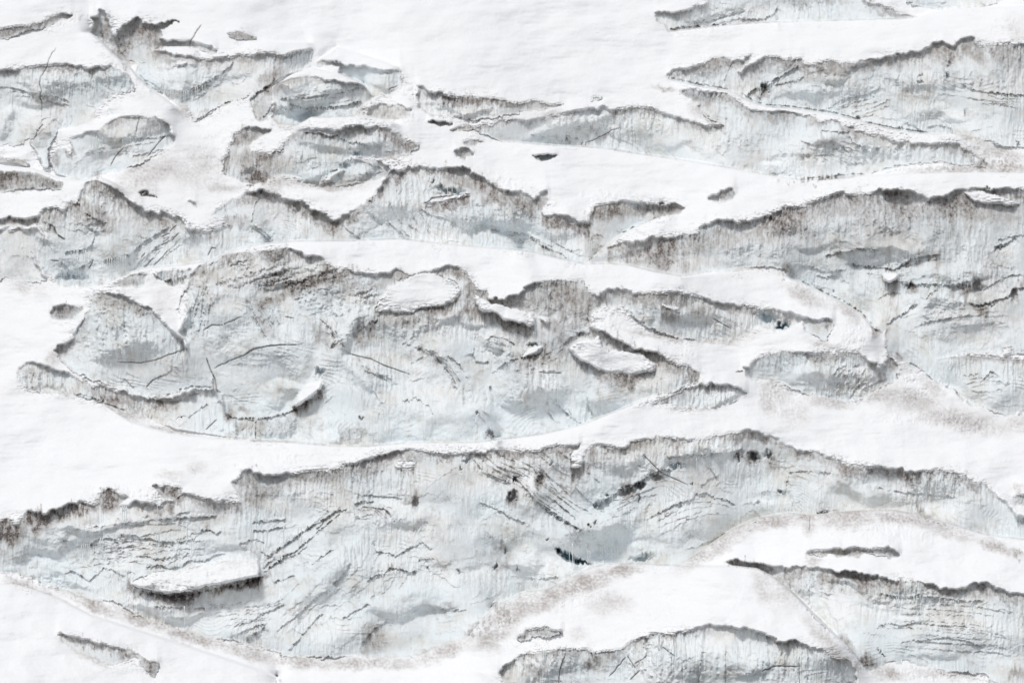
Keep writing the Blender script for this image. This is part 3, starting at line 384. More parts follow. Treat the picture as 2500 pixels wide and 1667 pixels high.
# dusty snow: cx,cy,rx,ry,angle,strength
WARM = r'''
00:1150,1330,350,110,-25,.5 1500,1300,260,200,0,.3 1050,1300,120,35,-25,.45 1400,840,80,60,40,.45 250,1000,200,90,-20,.35 620,900,120,70,-20,.3 1000,480,60,30,0,.5 1700,1440,200,40,0,.4 2100,1400,160,60,0,.5
10:300,960,120,40,20,.4 1000,730,120,20,0,.5 900,860,80,50,0,.4 700,1430,250,40,0,.5 300,1390,140,40,0,.5 1150,1205,120,18,-8,.5
01:360,950,100,70,-20,.55 150,880,200,90,10,.25 150,640,160,160,0,.2 190,960,60,60,0,.35 1250,1030,100,120,0,.2 400,1480,60,90,40,.4 1420,740,100,30,-10,.5 1000,200,300,100,0,.25
11:500,150,500,30,0,.5 1250,180,40,20,0,.3
31:100,840,260,45,-5,.65 500,1000,200,70,28,.45 850,1130,130,50,40,.45 650,1380,120,30,15,.4 30,1320,160,40,0,.25 1050,1300,60,40,0,.4 1250,1550,120,40,0,.2
21:2000,815,220,40,-5,.55 1300,1320,300,30,8,.5 1750,1360,220,20,0,.5 980,590,200,50,-22,.35
32:1250,540,420,110,12,.45 1700,700,420,100,12,.45 700,570,220,50,10,.45 300,500,140,100,30,.35 1500,460,120,60,40,.4 2150,740,120,80,0,.4 450,650,120,120,50,.3 600,1440,450,50,-4,.6 1400,1440,350,40,8,.5 2150,1230,60,40,0,.4
22:1560,620,220,25,0,.4 1700,110,250,20,5,.4 2120,560,80,150,-10,.35 2050,1480,200,60,-25,.5
02:900,640,220,50,20,.5 1300,790,250,22,10,.5 1900,860,300,14,4,.5 450,500,200,20,5,.35 1500,1060,100,60,0,.3 1300,1130,120,40,0,.3
12:200,870,300,14,0,.6 800,895,200,18,0,.6 1550,870,250,14,0,.6
03:250,860,280,40,20,.6 700,960,300,60,25,.65 1100,1080,300,60,20,.7 1500,1220,300,60,15,.65 1900,1330,250,60,15,.6 150,800,200,30,15,.4 700,1380,150,40,25,.4
13:400,1400,400,60,5,.55 900,1420,500,50,0,.55 1500,1330,300,70,-20,.55 1900,1200,200,80,-35,.6 2000,1100,160,60,-25,.6
23:200,1000,260,110,-25,.55 380,940,330,90,-22,.62 720,800,330,85,-17,.74 1000,705,200,50,-8,.66 620,830,120,40,-20,.8 900,960,200,100,0,.35 500,900,120,60,0,.4 80,1110,120,100,0,.5 1700,530,350,80,-32,.6 1950,330,250,70,-20,.5 2100,850,90,200,-30,.35 660,1200,80,60,0,.3 0,1250,80,100,0,.4
33:300,320,320,70,-5,.6 850,300,250,90,-5,.65 1250,310,250,50,8,.6 1600,400,300,60,18,.45 2000,530,220,50,18,.6 700,1280,300,60,48,.5 300,850,140,200,-40,.35 570,640,60,40,0,.5 1150,1490,150,60,10,.6 1600,1500,300,40,5,.35 550,370,60,90,0,.4
30:2000,1180,260,60,8,.65 1700,1300,450,40,-2,.55 2050,1290,200,60,0,.6 2130,200,80,130,-20,.35 1800,1060,160,40,25,.5
20:1330,680,100,30,15,.5 1560,830,60,80,0,.35 1700,930,90,30,20,.45 500,870,200,30,-8,.25
'''
# icicles: x,y_top,length,width px
ICICLE = r'''
a6|00:718,1065,110,5 728,1060,190,5 740,1055,250,6 755,1070,180,5 700,1065,70,4 785,1062,50,4 1000,1062,60,4 880,1080,40,4 940,1080,60,4 1040,1065,55,4 950,1130,40,3
a5|00:1270,685,60,5 1285,688,75,5 1305,690,80,5 1325,690,70,4 1345,693,50,4 1385,705,70,4 1405,710,80,5 1420,712,105,6 1440,710,60,4 1470,700,50,4 1497,685,105,6 1512,680,60,4 1550,665,90,5 1570,655,40,4
a4|00:700,720,80,4 715,715,70,4 730,712,60,4 750,705,60,4 770,700,50,4 790,695,40,4 220,720,70,4 480,760,50,4
a9|10:255,765,90,4 318,765,80,7 330,765,50,4 515,830,60,5 525,770,60,4 715,820,70,5 560,830,40,3 620,828,40,3 680,822,40,3 410,820,40,3
a14|10:765,1080,50,4 780,1085,70,4 790,1090,40,3 860,1100,60,4 905,1115,70,6 920,1118,90,6 895,1112,40,4 740,1250,70,5 655,1285,80,6 970,1110,30,3
a27|11:1545,190,55,7 1580,195,50,7 1618,198,45,7 1660,200,30,5 1680,200,28,5 1195,510,60,6 1208,505,65,5 1180,510,40,4
a27|21:405,600,100,4 290,560,90,3 750,600,120,3 765,600,110,3 720,590,60,3 785,590,90,3 805,590,70,3
a23|01:545,685,170,6 568,672,60,4 585,670,80,5 597,670,250,8 640,672,90,4 655,672,260,8 668,690,150,5 690,690,50,4 718,760,160,5 775,745,70,4 825,742,100,4 840,738,150,5 855,735,160,7 895,730,100,7 905,730,130,5 920,725,150,8 935,722,140,6 948,720,140,6 962,715,150,7 880,735,60,4
a20|30:100,650,60,4 180,680,80,4 255,645,60,5 270,640,50,4 1340,870,90,5 1365,870,60,4 1435,890,110,7 1600,960,60,5 1625,960,55,5 1640,965,50,4 1665,975,40,4 2080,740,180,9 2105,740,60,5 2060,740,40,4 2150,740,50,4 770,780,70,4 720,700,60,4
a36|03:937,225,100,4 955,220,110,5 970,225,140,6 1205,200,120,7 1185,395,130,5 1198,395,200,6 1212,400,150,6 1222,400,160,6 770,470,140,10 785,470,170,6 640,520,100,5 655,515,120,5 668,515,150,6 682,515,140,5 625,530,110,4 1365,490,60,5 1465,470,110,6 1480,470,70,5 1920,400,220,9 1935,405,150,5 1885,410,60,4 2045,400,120,5 2170,370,130,6 1280,1000,110,7 1412,990,175,9 1235,1000,70,4 1170,1000,50,4 1310,490,50,4 870,470,60,4 1575,1000,30,3
a36|13:165,400,130,5 290,385,160,6 400,380,140,5 425,380,150,7 1050,750,90,12 1270,720,60,6 1700,140,120,8
a36|23:620,510,180,10 632,560,110,6 735,565,100,4 748,565,120,5 760,575,90,4 595,560,80,3 1187,310,240,7 850,545,60,3 870,545,70,3 890,545,60,3 920,540,70,3 945,545,60,3 965,545,60,3 325,770,60,5 338,770,55,5 925,140,60,4
a38|33:1220,920,80,5 1235,920,60,4 1350,910,120,5 1375,910,140,5 1400,905,60,4 1590,935,110,5 1640,945,130,5 1655,945,90,4 1695,945,70,4 1800,945,90,4 1130,890,60,4 1910,945,60,4 1550,930,50,4
a40|23:405,1325,130,9 417,1325,110,6 390,1325,70,4 1283,1200,110,16 1100,1250,50,4 780,1330,60,4
a41|23:425,1160,55,9 445,1160,50,9 410,1160,40,5
a32|11:1705,1190,1,1
a32|01:1710,1235,110,7 1690,1240,50,4
a32|12:888,500,110,8 1705,1000,1,1
a32|21:322,1300,80,4 335,1300,60,4 60,1340,50,4 20,1320,50,4
a32|22:505,470,150,5 520,470,100,4 635,520,80,4 1052,370,60,5 225,110,80,4 235,120,60,4
a28|31:1765,930,40,4 1795,920,50,5 1935,1185,120,5 1920,1185,50,4 1890,1165,40,4 1950,1185,40,3
a36|22:1440,1060,30,5 1460,1060,28,5 1475,1060,25,4 1425,1055,25,4 1570,1010,110,4 925,1290,60,5
a21|30:1470,15,1,1
a22|30:1480,35,30,4 1495,40,28,4 1515,48,26,4 1540,48,24,4
'''
BUMPY = r'''
01:1500,830 1600,750 1800,700 2000,680 2195,660;11:350,690 560,720 660,780 800,820 1100,850 1230,830 1200,900 1060,960 990,1080 900,1060 560,1060 100,1060;01:1950,990 1660,1010 1500,900
01:700,1000 850,985 1000,1050 1150,1095 1150,1150 1000,1200 860,1140 700,1160 640,1200
'''
# big swellings (+) and bays (-) of the walls: cx,cy,rx,ry,angle,metres
FORM = r'''
00:400,640,350,90,0,1.2 250,830,260,90,0,-1.0 860,600,180,110,0,.9 1350,600,260,130,10,1.4 1720,690,330,110,-30,-.9 950,970,350,90,0,1.1 800,1220,360,110,-5,-1.1 350,1040,70,120,25,.9 970,360,150,120,30,-.8 30,950,110,130,0,1
10:520,690,340,90,0,1.5 450,880,270,70,0,-1.6 980,620,240,80,8,.7 900,1100,270,80,10,1.2 600,1190,320,110,10,-1.5 480,1340,150,80,0,1.1 60,1250,130,130,0,.8 1700,830,400,50,5,.7 920,1310,180,80,-15,1
01:600,830,320,140,8,-2.4 740,370,220,200,20,1.1 900,640,320,130,-5,.9 1900,450,280,190,0,1.1 1400,650,320,120,-20,-1.1 850,1260,360,250,15,1.8 1850,1160,420,440,0,2.2 1430,1230,70,330,5,-1.6 350,560,200,120,20,.8
11:300,480,260,130,10,.8 1000,360,250,210,20,1 1540,220,280,60,8,-1.3 1800,400,400,130,5,1.3 2000,580,420,80,10,-1.3 480,1360,230,200,10,-1.3 800,1320,130,260,12,1.1 1500,1200,500,100,-3,.9 1250,1420,350,160,20,-.8
12:300,150,330,230,0,1.1 1150,130,340,200,15,-1 1900,170,190,130,0,1.5 1500,720,900,190,0,.8 250,520,260,130,-25,1 900,330,350,150,25,.8 1500,300,200,200,40,-.7 400,760,400,90,0,.6
21:500,560,360,120,10,-1.3 1600,1180,370,120,10,1.1 300,1050,350,110,0,.9 1150,700,500,70,0,-.6 1900,620,500,150,0,.9
22:300,440,360,220,20,1.3 900,500,360,150,-10,.8 300,1260,260,180,35,.9 1200,1010,600,110,-8,1.1 1750,560,300,70,0,.6
31:1100,600,620,130,0,1.3 1100,800,330,80,-5,-1.4 800,870,300,140,35,.7 1700,820,450,90,-5,1 1800,990,330,60,-8,-1.1 1700,1340,560,120,-8,-1.1 600,520,400,130,-12,.8 1500,1080,350,90,-20,.6
32:700,370,470,160,8,1.4 1900,450,320,180,10,.9 1000,1260,520,120,0,.9 300,1280,250,100,-15,-.6
03:600,580,700,100,-5,-1.3 600,390,620,80,-8,.9 1300,990,520,90,8,.8 1700,440,400,110,0,.7 400,770,450,70,12,.7
13:500,780,480,280,-35,1.3 1200,300,460,180,0,1.1 1250,920,520,160,-5,1 1900,350,260,200,20,.8 980,1220,200,140,-20,-.8 700,480,300,90,-35,-.9 1500,740,500,80,0,-.7
23:250,250,360,200,40,.9 900,320,420,150,-25,1.5 820,560,560,150,-4,-1.9 1500,330,430,200,-18,1 220,620,200,110,0,.9 400,1430,270,150,0,.9 1400,1420,420,250,0,1.1 1900,1350,300,200,10,.7
33:1000,800,620,80,8,.8 1400,990,720,60,3,-.7 1500,1250,500,130,0,.7 500,1000,200,150,40,-.6 200,1400,300,180,0,.7
30:700,500,600,70,-4,.9 1200,700,700,80,0,-.7 500,690,250,100,-20,.9 1500,860,500,90,5,.6 700,1060,500,110,8,.9 500,1250,600,80,5,-.6
20:600,960,500,110,-5,.9 1400,1060,500,120,8,.6 1750,880,150,130,30,.8 1600,600,220,60,-5,-.7 1750,130,350,50,-8,-.6
'''
# wind-carved rough snow: cx,cy,rx,ry,angle,relief m
ROUGH = r'''
01:130,700,190,200,0,.5 200,560,130,90,0,.6 100,300,160,100,0,.25
00:620,880,150,120,0,.5 200,1020,130,90,-20,.4 1700,1150,260,260,0,.3 480,150,220,90,-15,.45 850,860,160,120,-30,.3
03:250,740,300,70,15,.6 700,900,250,60,20,.5 1250,150,300,60,5,.5 900,90,300,60,0,.4
10:1250,720,120,70,0,.5 900,850,80,50,0,.5 1200,900,140,40,0,.5 400,1340,150,60,0,.3
21:350,330,200,90,0,.5 100,150,250,90,10,.45 900,250,250,60,0,.4 900,1180,120,90,20,.3 1500,1450,120,40,0,.4
32:300,560,170,120,30,.35 1350,430,180,140,35,.4 1700,720,350,90,15,.5 1300,700,250,70,10,.3
33:1000,380,700,120,5,.3 200,300,250,120,0,.3 1400,1500,500,60,5,.4
23:600,900,350,120,-10,.4 1300,1000,150,120,0,.2 300,1280,260,60,0,.3
12:1500,870,400,20,0,.3 300,1000,300,60,-5,.3
30:1700,1140,350,80,15,.45 1500,1290,400,40,-3,.45 2050,200,150,120,-20,.4
31:600,1000,250,120,30,.3 900,1300,140,160,30,.35
'''
# strongly fluted parts of the walls: cx,cy,rx,ry,angle,metres
FLUTE = r'''
01:850,1330,330,200,0,.55 1560,1000,110,280,8,.6 850,330,200,140,0,.35
11:1250,220,260,170,0,.4 1800,400,320,130,0,.45 450,350,200,120,0,.35 700,1080,300,60,0,.35 1300,1250,260,80,0,.35
21:200,380,200,80,0,.4 560,480,160,60,0,.3 900,1260,90,120,20,.45 1200,1160,260,70,0,.35 600,1180,160,100,0,.35
22:1060,420,200,70,0,.4 300,420,260,120,0,.3 950,960,260,110,0,.35 520,1000,160,90,0,.35 1600,950,350,60,0,.35
02:230,390,110,90,0,.5 1050,640,260,90,0,.4 1850,760,200,60,0,.4
12:260,760,300,80,0,.4 780,820,160,80,0,.35 1800,520,300,100,0,.25 1000,1040,300,60,0,.3 300,1240,260,70,0,.35
32:400,260,380,90,0,.35 900,420,260,120,25,.3 1500,1180,350,80,0,.35 900,1120,150,80,0,.35
31:900,480,800,90,0,.35 1700,680,400,80,0,.3 1600,1050,300,60,0,.3 200,640,280,70,0,.3
30:700,640,700,80,0,.3 1700,600,500,80,0,.35 700,1180,600,90,0,.3 1300,1150,400,70,0,.3
20:1100,960,500,90,0,.35 600,940,300,60,0,.3 1800,1050,250,110,0,.3
23:1400,1400,500,200,0,.3 600,1400,250,80,0,.3
33:600,800,400,90,0,.4 1500,900,500,70,0,.3 300,1330,250,120,0,.25
00:500,600,450,60,0,.25 1500,560,350,80,0,.25
10:600,650,260,50,0,.25 1750,800,300,50,0,.3
'''
# sweeping families of old snow layers: count | offset x,y to the last line | dirt | relief m | line
SWEEP = r'''
7|180,-90|.30|.22|22:-60,1020 60,1080 180,1150 280,1240 380,1330 520,1430 680,1540
5|260,-120|.26|.2|22:60,960 200,1040 330,1130 450,1220 600,1340 740,1440
6|-120,170|.28|.22|22:800,1400 900,1340 1020,1290 1120,1240 1240,1200 1380,1160
5|60,130|.26|.2|22:1160,1475 1300,1400 1460,1330 1600,1290 1750,1310 1900,1370
8|130,20|.26|.3|01:1520,860 1490,980 1470,1120 1440,1260 1430,1400
6|150,-30|.28|.22|11:30,1040 60,1150 130,1290 180,1360
6|90,110|.26|.2|11:560,1180 640,1240 690,1330 660,1430
7|110,90|.28|.2|12:1180,100 1330,120 1440,190 1530,300 1600,430
5|-60,110|.26|.2|12:1760,130 1900,60 2030,100 2120,200
6|120,80|.28|.2|12:860,160 900,280 980,350 1100,370
6|160,50|.26|.2|22:60,330 200,250 330,190 430,100
7|170,140|.24|.2|22:430,480 470,560 560,640 640,720
6|520,330|.2|.12|13:60,1120 200,1000 350,880 480,760 600,660 740,560
4|300,210|.18|.12|13:620,900 760,780 880,660 960,520 1050,420
6|-60,130|.30|.2|12:820,1400 900,1340 1010,1330 1110,1400 1150,1470
5|90,-60|.28|.2|13:0,700 120,640 280,520 430,430 600,300 700,240
8|60,300|.26|.2|03:400,420 700,380 1000,350 1300,310 1650,290
6|-80,180|.26|.2|03:700,560 1000,450 1300,500 1550,410 1750,400
6|240,120|.24|.2|03:1400,1040 1600,980 1800,980 2000,940 2195,880
6|140,-110|.28|.22|12:1680,980 1780,1080 1900,1150 2060,1220 2195,1300
5|220,-30|.28|.22|01:950,860 1060,740 1170,640 1300,540
5|160,70|.24|.2|11:880,340 960,400 1040,470 1100,550
7|170,40|.26|.2|11:1180,250 1200,360 1250,470 1330,560
6|120,90|.26|.2|21:-60,470 100,500 250,540 420,630 560,700
5|40,130|.24|.2|31:900,760 1100,790 1250,770 1400,720 1600,690
4|60,170|.18|.12|31:1150,1240 1300,1150 1500,1080 1750,1060 2000,1020
4|-80,130|.16|.1|31:1380,1230 1600,1170 1850,1150 2100,1140
6|100,120|.22|.2|30:640,840 800,780 1000,720 1150,670
6|-100,120|.24|.2|30:480,1060 620,1100 800,1080 950,1130 1150,1140
5|60,100|.22|.2|30:1600,680 1800,700 2000,730 2195,735
6|120,100|.26|.2|32:720,470 780,390 850,310 920,260
5|30,130|.22|.2|32:1700,380 1850,350 1980,350 2150,400
6|40,240|.22|.2|33:950,890 1200,900 1500,910 1800,930 2150,1000
5|60,170|.22|.2|33:1000,1180 1300,1110 1600,1130 1900,1150 2150,1220
5|120,60|.24|.2|00:30,700 180,700 330,750 480,770
6|-60,120|.24|.2|00:1250,700 1430,700 1600,620 1800,480 1950,440
5|20,110|.24|.2|00:640,1130 800,1090 1000,1080 1250,1040
5|20,90|.24|.2|10:240,730 450,720 650,690 900,670
5|40,90|.22|.2|20:1400,190 1600,150 1800,110 2000,70
6|140,60|.22|.2|20:500,960 700,950 850,1000 950,1060
'''
import bpy, math
import numpy as np

# ---------------------------------------------------------------- grid
W0, H0 = 2500.0, 1667.0
K = 700.0 / 2195.0
OX, OY = (0, 600, 1200, 1800), (0, 400, 800, 1167)
X0, X1, Y0, Y1, STEP = -130.0, 2630.0, -110.0, 1770.0, 1.5
xs = np.arange(X0, X1, STEP, dtype=np.float32)
ys = np.arange(Y0, Y1, STEP, dtype=np.float32)
NX, NY = len(xs), len(ys)
PX, PY = np.meshgrid(xs, ys)
FOC = 36.0 / 100.0 / W0          # half-sphere of view per map unit, 100 mm lens
MPU = 0.04                       # metres per map unit at mid distance
F32 = np.float32

def cell(cr):
    return OX[int(cr[0])], OY[int(cr[1])]

def line(s, ext=False):
    out = []
    for seg in s.split(';'):
        cr, pts = seg.strip().split(':')
        ox, oy = cell(cr)
        for p in pts.split():
            a, b = p.split(',')
            x, y = ox + float(a) * K, oy + float(b) * K
            if ext:
                if x <= 2: x -= 220
                if x >= W0 - 3: x += 220
                if y <= 2: y -= 220
                if y >= H0 - 3: y += 220
            out.append((x, y))
    return np.array(out, dtype=F32)

def rows(t):
    return [l.split('|') for l in t.strip().splitlines()]

# ---------------------------------------------------------------- noise
def perlin(x, y, seed):
    rs = np.random.RandomState(seed)
    ang = (rs.rand(256, 256) * 2 * math.pi).astype(F32)
    gx, gy = np.cos(ang), np.sin(ang)
    xf, yf = np.floor(x), np.floor(y)
    fx, fy = (x - xf).astype(F32), (y - yf).astype(F32)
    xi, yi = xf.astype(np.int32) & 255, yf.astype(np.int32) & 255
    xj, yj = (xi + 1) & 255, (yi + 1) & 255
    u = fx * fx * fx * (fx * (fx * 6 - 15) + 10)
    v = fy * fy * fy * (fy * (fy * 6 - 15) + 10)
    n00 = gx[yi, xi] * fx + gy[yi, xi] * fy
    n10 = gx[yi, xj] * (fx - 1) + gy[yi, xj] * fy
    n01 = gx[yj, xi] * fx + gy[yj, xi] * (fy - 1)
    n11 = gx[yj, xj] * (fx - 1) + gy[yj, xj] * (fy - 1)
    a = n00 + u * (n10 - n00)
    b = n01 + u * (n11 - n01)
    return ((a + v * (b - a)) * 1.5).astype(F32)

def fbm(x, y, seed, octv=4, gain=.5):
    s, a, t = 0, 1.0, 0.0
    for i in range(octv):
        s = s + a * perlin(x * 2 ** i, y * 2 ** i, seed + i * 17)
        t += a; a *= gain
    return s / t

def sstep(a, b, x):
    t = np.clip((x - a) / (b - a), 0, 1)
    return t * t * (3 - 2 * t)

def box(a, r, ax):
    if r < 1: return a
    a = np.moveaxis(a, ax, 0)
    p = np.concatenate([np.repeat(a[:1], r + 1, 0), a, np.repeat(a[-1:], r, 0)], 0)
    c = np.cumsum(p, 0, dtype=np.float64)
    o = ((c[2 * r + 1:] - c[:-2 * r - 1]) / (2 * r + 1)).astype(F32)
    return np.moveaxis(o, 0, ax)

def blur(a, ry, rx, n=3):
    for _ in range(n):
        a = box(box(a, ry, 0), rx, 1)
    return a

# ---------------------------------------------------------------- raster tools
def inside(poly, gx, gy):
    m = np.zeros(gx.shape, bool)
    n = len(poly)
    for i in range(n):
        xa, ya = poly[i]; xb, yb = poly[(i + 1) % n]
        if ya == yb: continue
        c = ((ya > gy) != (yb > gy))
        m ^= c & (gx < (xb - xa) * (gy - ya) / (yb - ya) + xa)
    return m

def window(x0, y0, x1, y1):
    a = max(0, int((x0 - X0) / STEP)); b = min(NX, int((x1 - X0) / STEP) + 2)
    c = max(0, int((y0 - Y0) / STEP)); d = min(NY, int((y1 - Y0) / STEP) + 2)
    return slice(c, max(c, d)), slice(a, max(a, b))

def polydist(pts, R, gx=None, gy=None):
    """distance to a polyline and the side of it (positive = below), in its own window"""
    gx = PX if gx is None else gx; gy = PY if gy is None else gy
    w = window(pts[:, 0].min() - R, pts[:, 1].min() - R, pts[:, 0].max() + R, pts[:, 1].max() + R)
    d = np.full(PX[w].shape, 1e6, F32); sd = np.ones(PX[w].shape, F32); al = np.zeros(PX[w].shape, F32)
    tot = 0.0
    lens = [np.hypot(*(pts[i + 1] - pts[i])) for i in range(len(pts) - 1)]
    L = max(sum(lens), 1e-3)
    oy, ox = w[0].start, w[1].start
    for i in range(len(pts) - 1):
        a, b = pts[i], pts[i + 1]
        q = window(min(a[0], b[0]) - R, min(a[1], b[1]) - R, max(a[0], b[0]) + R, max(a[1], b[1]) + R)
        l = (slice(q[0].start - oy, q[0].stop - oy), slice(q[1].start - ox, q[1].stop - ox))
        x, y = gx[q], gy[q]
        if x.size == 0: tot += lens[i]; continue
        v = b - a; vv = max(float(v @ v), 1e-6)
        t = np.clip(((x - a[0]) * v[0] + (y - a[1]) * v[1]) / vv, 0, 1)
        dx, dy = x - a[0] - t * v[0], y - a[1] - t * v[1]
        dd = np.sqrt(dx * dx + dy * dy)
        n = (-v[1], v[0])
        if n[1] < 0 or (abs(n[1]) < 1e-3 and n[0] < 0): n = (-n[0], -n[1])
        ss = np.where(dx * n[0] + dy * n[1] >= 0, 1, -1).astype(F32)
        m = dd < d[l]
        d[l] = np.where(m, dd, d[l]); sd[l] = np.where(m, ss, sd[l])
        al[l] = np.where(m, (tot + t * lens[i]) / L, al[l])
        tot += lens[i]
    return w, d, sd, al

# ---------------------------------------------------------------- where ice shows through the snow
wq = fbm(PX / 26, PY / 20, 11, 4, .6)
wr = fbm(PX / 26, PY / 20, 31, 4, .6)
smooth = np.ones_like(PX)                       # edges stay smooth along the wind-cut crests
crests = []
for g, s in rows(CREST):
    p = line(s, True)
    w, d, sd, al = polydist(p, 60)
    smooth[w] = np.minimum(smooth[w], sstep(4, 22, d))
    crests.append((float(g), p))
WX = PX + wq * 9 * smooth
WY = PY + wr * 13 * smooth
def fall(m):
    o = np.zeros(m.shape, F32)
    for j in range(1, m.shape[0]):
        o[j] = np.where(m[j], o[j - 1] + STEP, 0)
    return o
idm = np.full(PX.shape, -1, np.int32)
ice_rows = rows(ICE)
for i, (k, lab, s, dep, o) in enumerate(ice_rows):
    p = line(o, True)
    w = window(p[:, 0].min() - 20, p[:, 1].min() - 20, p[:, 0].max() + 20, p[:, 1].max() + 20)
    m = inside(p, WX[w], WY[w]); idm[w][m] = i
pid = np.full(PX.shape, -1, np.int32)
bulge = np.zeros_like(PX)
patch_rows = rows(PATCH)
for i, (k, nm, cat, lab, th, o) in enumerate(patch_rows):
    p = line(o)
    w = window(p[:, 0].min() - 20, p[:, 1].min() - 20, p[:, 0].max() + 20, p[:, 1].max() + 20)
    m = inside(p, PX[w] + wq[w] * 9, PY[w] + wr[w] * 9)
    pid[w][m] = i
    w2, d, sd, al = polydist(np.vstack([p, p[:1]]), 80)
    mm = np.zeros(PX[w2].shape, bool); mm[:] = (pid[w2] == i)
    r = min(40.0, float(d[mm].max()) if mm.any() else 10)
    th_ = fall(mm); bh_ = fall(mm[::-1])[::-1]
    rel = th_ / np.maximum(th_ + bh_, 1)
    lim = np.clip(d / 5.5, 0, 1) ** .7
    bulge[w2] += np.where(mm, float(th) * (.12 + .62 * rel ** .8) * lim * (1 + .35 * wq[w2] + .25 * wr[w2]), 0)
SLABS = [i for i, r in enumerate(patch_rows) if r[1] in ('ice_ledge', 'ice_shard', 'ice_block')]
icem = (idm >= 0) & (pid < 0)
icef = .5 * blur(icem.astype(F32), 1, 1, 1) + .5 * icem

# distance below the snow edge / above the foot, along the fall line
dtop = fall(icem)
dbot = fall((idm >= 0)[::-1])[::-1]
dtop = blur(dtop, 0, 1, 1)

# ---------------------------------------------------------------- sediment (dirt) on ice, with some shade painted in
S = np.zeros_like(PX); DEP = np.ones_like(PX) * 20
for i, r in enumerate(ice_rows):
    m = idm == i
    S[m] = float(r[2]); DEP[m] = float(r[3])
S = blur(S, 2, 8); DEP = blur(DEP, 2, 8)
st1 = perlin(PX / 7.5, PY / 85, 101)
st2 = perlin(PX / 3.6, PY / 42, 102)
st3 = perlin(PX / 21, PY / 170, 103)
lowx = fbm(PX / 120, PY / 160, 104, 3)
streak = (.5 * st1 + .3 * st2) * np.clip(.55 + 1.6 * fbm(PX / 120, PY / 90, 109, 2), .1, 1.5) + .5 * st3
grain = fbm(PX / 6.5, PY / 8.5, 105, 3, .65)
grain2 = fbm(PX / 15, PY / 22, 106, 3, .6)
depth = 1.2 * DEP * np.clip(.66 + .62 * streak + 1.0 * lowx + .35 * grain, .12, 2.2)
q_ = np.maximum(0, dtop + 10 * wq + 14 * grain2 * np.clip(lowx + .5, 0, 1)) / np.maximum(depth, 3)
dirt = 1.2 * S * (.62 * sstep(1.3, .75, q_) + .42 * np.exp(-q_ ** 1.2)) * np.clip(.70 + .6 * lowx + .45 * grain + .6 * grain2, .15, 1.05)
dirt = np.maximum(dirt, .78 * S * np.clip(DEP / 34, .2, 1.5) * np.exp(-dtop / (2.3 * DEP)) * np.clip(.42 + .8 * lowx + .30 * streak + .25 * grain2, 0, 1))
frost = icef * np.clip(.30 + .75 * streak + .8 * fbm(PX / 90, PY / 120, 108, 3) + .35 * grain, 0, 1) * (.45 + .55 * np.exp(-dtop / 150))
dirt = np.maximum(dirt, .85 * np.exp(-(dtop / 6.5) ** 1.5) * np.clip(.52 + 1.1 * grain2 + 1.25 * lowx, 0, 1))  # thin dark edge: sediment plus contact shadow painted under the snow
dirt = np.maximum(dirt, .5 * np.exp(-dbot / 3.2) * np.clip(.35 + 1.3 * lowx + .9 * grain2, 0, 1))
# faint long streaks and specks lower down
dirt = dirt + .16 * np.clip(streak - .22, 0, 1) * np.clip(.6 + lowx, 0, 1.2) + .10 * np.clip(grain - .25, 0, 1)
bx = PX + grain2 * 14 + st1 * 5; by = PY + wr * 12 + streak * 26
blob = np.zeros_like(PX)
def ellipses(t):
    for l in t.strip().splitlines():
        cr, items = l.split(':', 1)
        ox, oy = cell(cr)
        for it in items.split():
            v = [float(q) for q in it.split(',')]
            yield (ox + v[0] * K, oy + v[1] * K, v[2] * K, v[3] * K, math.radians(v[4]), v[5:])
def ell(cx, cy, rx, ry, a, gx, gy, f=1.5):
    R = max(rx, ry) * f + 30
    w = window(cx - R, cy - R, cx + R, cy + R)
    x, y = gx[w] - cx, gy[w] - cy
    c, s = math.cos(a), math.sin(a)
    return w, np.sqrt(((x * c + y * s) / rx) ** 2 + ((-x * s + y * c) / ry) ** 2)
for cx, cy, rx, ry, a, v in ellipses(BLOB):
    w, r = ell(cx, cy, rx * 1.2, ry * 1.25, a, bx, by)
    if r.size: blob[w] = np.maximum(blob[w], v[0] * sstep(1.35, .35, r))
dirt = np.maximum(dirt, 1.25 * blob * np.clip(.74 + .42 * grain + .55 * grain2 + .25 * streak, .15, 1.0))

# ---------------------------------------------------------------- relief
disp = np.zeros_like(PX)
blue = np.zeros_like(PX)
# broad swell of the walls
disp += icef * (1.4 * fbm(PX / 190, PY / 150, 201, 2) + .18 * fbm(PX / 60, PY / 60, 202, 3) * np.clip(.5 + 1.5 * fbm(PX / 150, PY / 100, 208, 2), .1, 1.4))
gl0 = fbm(PX / 110, PY / 90, 233, 2)
frm = np.zeros_like(PX)
for cx, cy, rx, ry, a, v in ellipses(FORM):
    w, r = ell(cx, cy, rx, ry, a, PX + 10 * wq + 70 * lowx, PY + 10 * wr + 46 * gl0, 1.6)
    if r.size: frm[w] += (.85 if v[0] > 0 else .5) * v[0] * np.clip(1 - r * r, 0, 1) ** 2.2
disp += frm * blur(icef, 2, 2, 2)
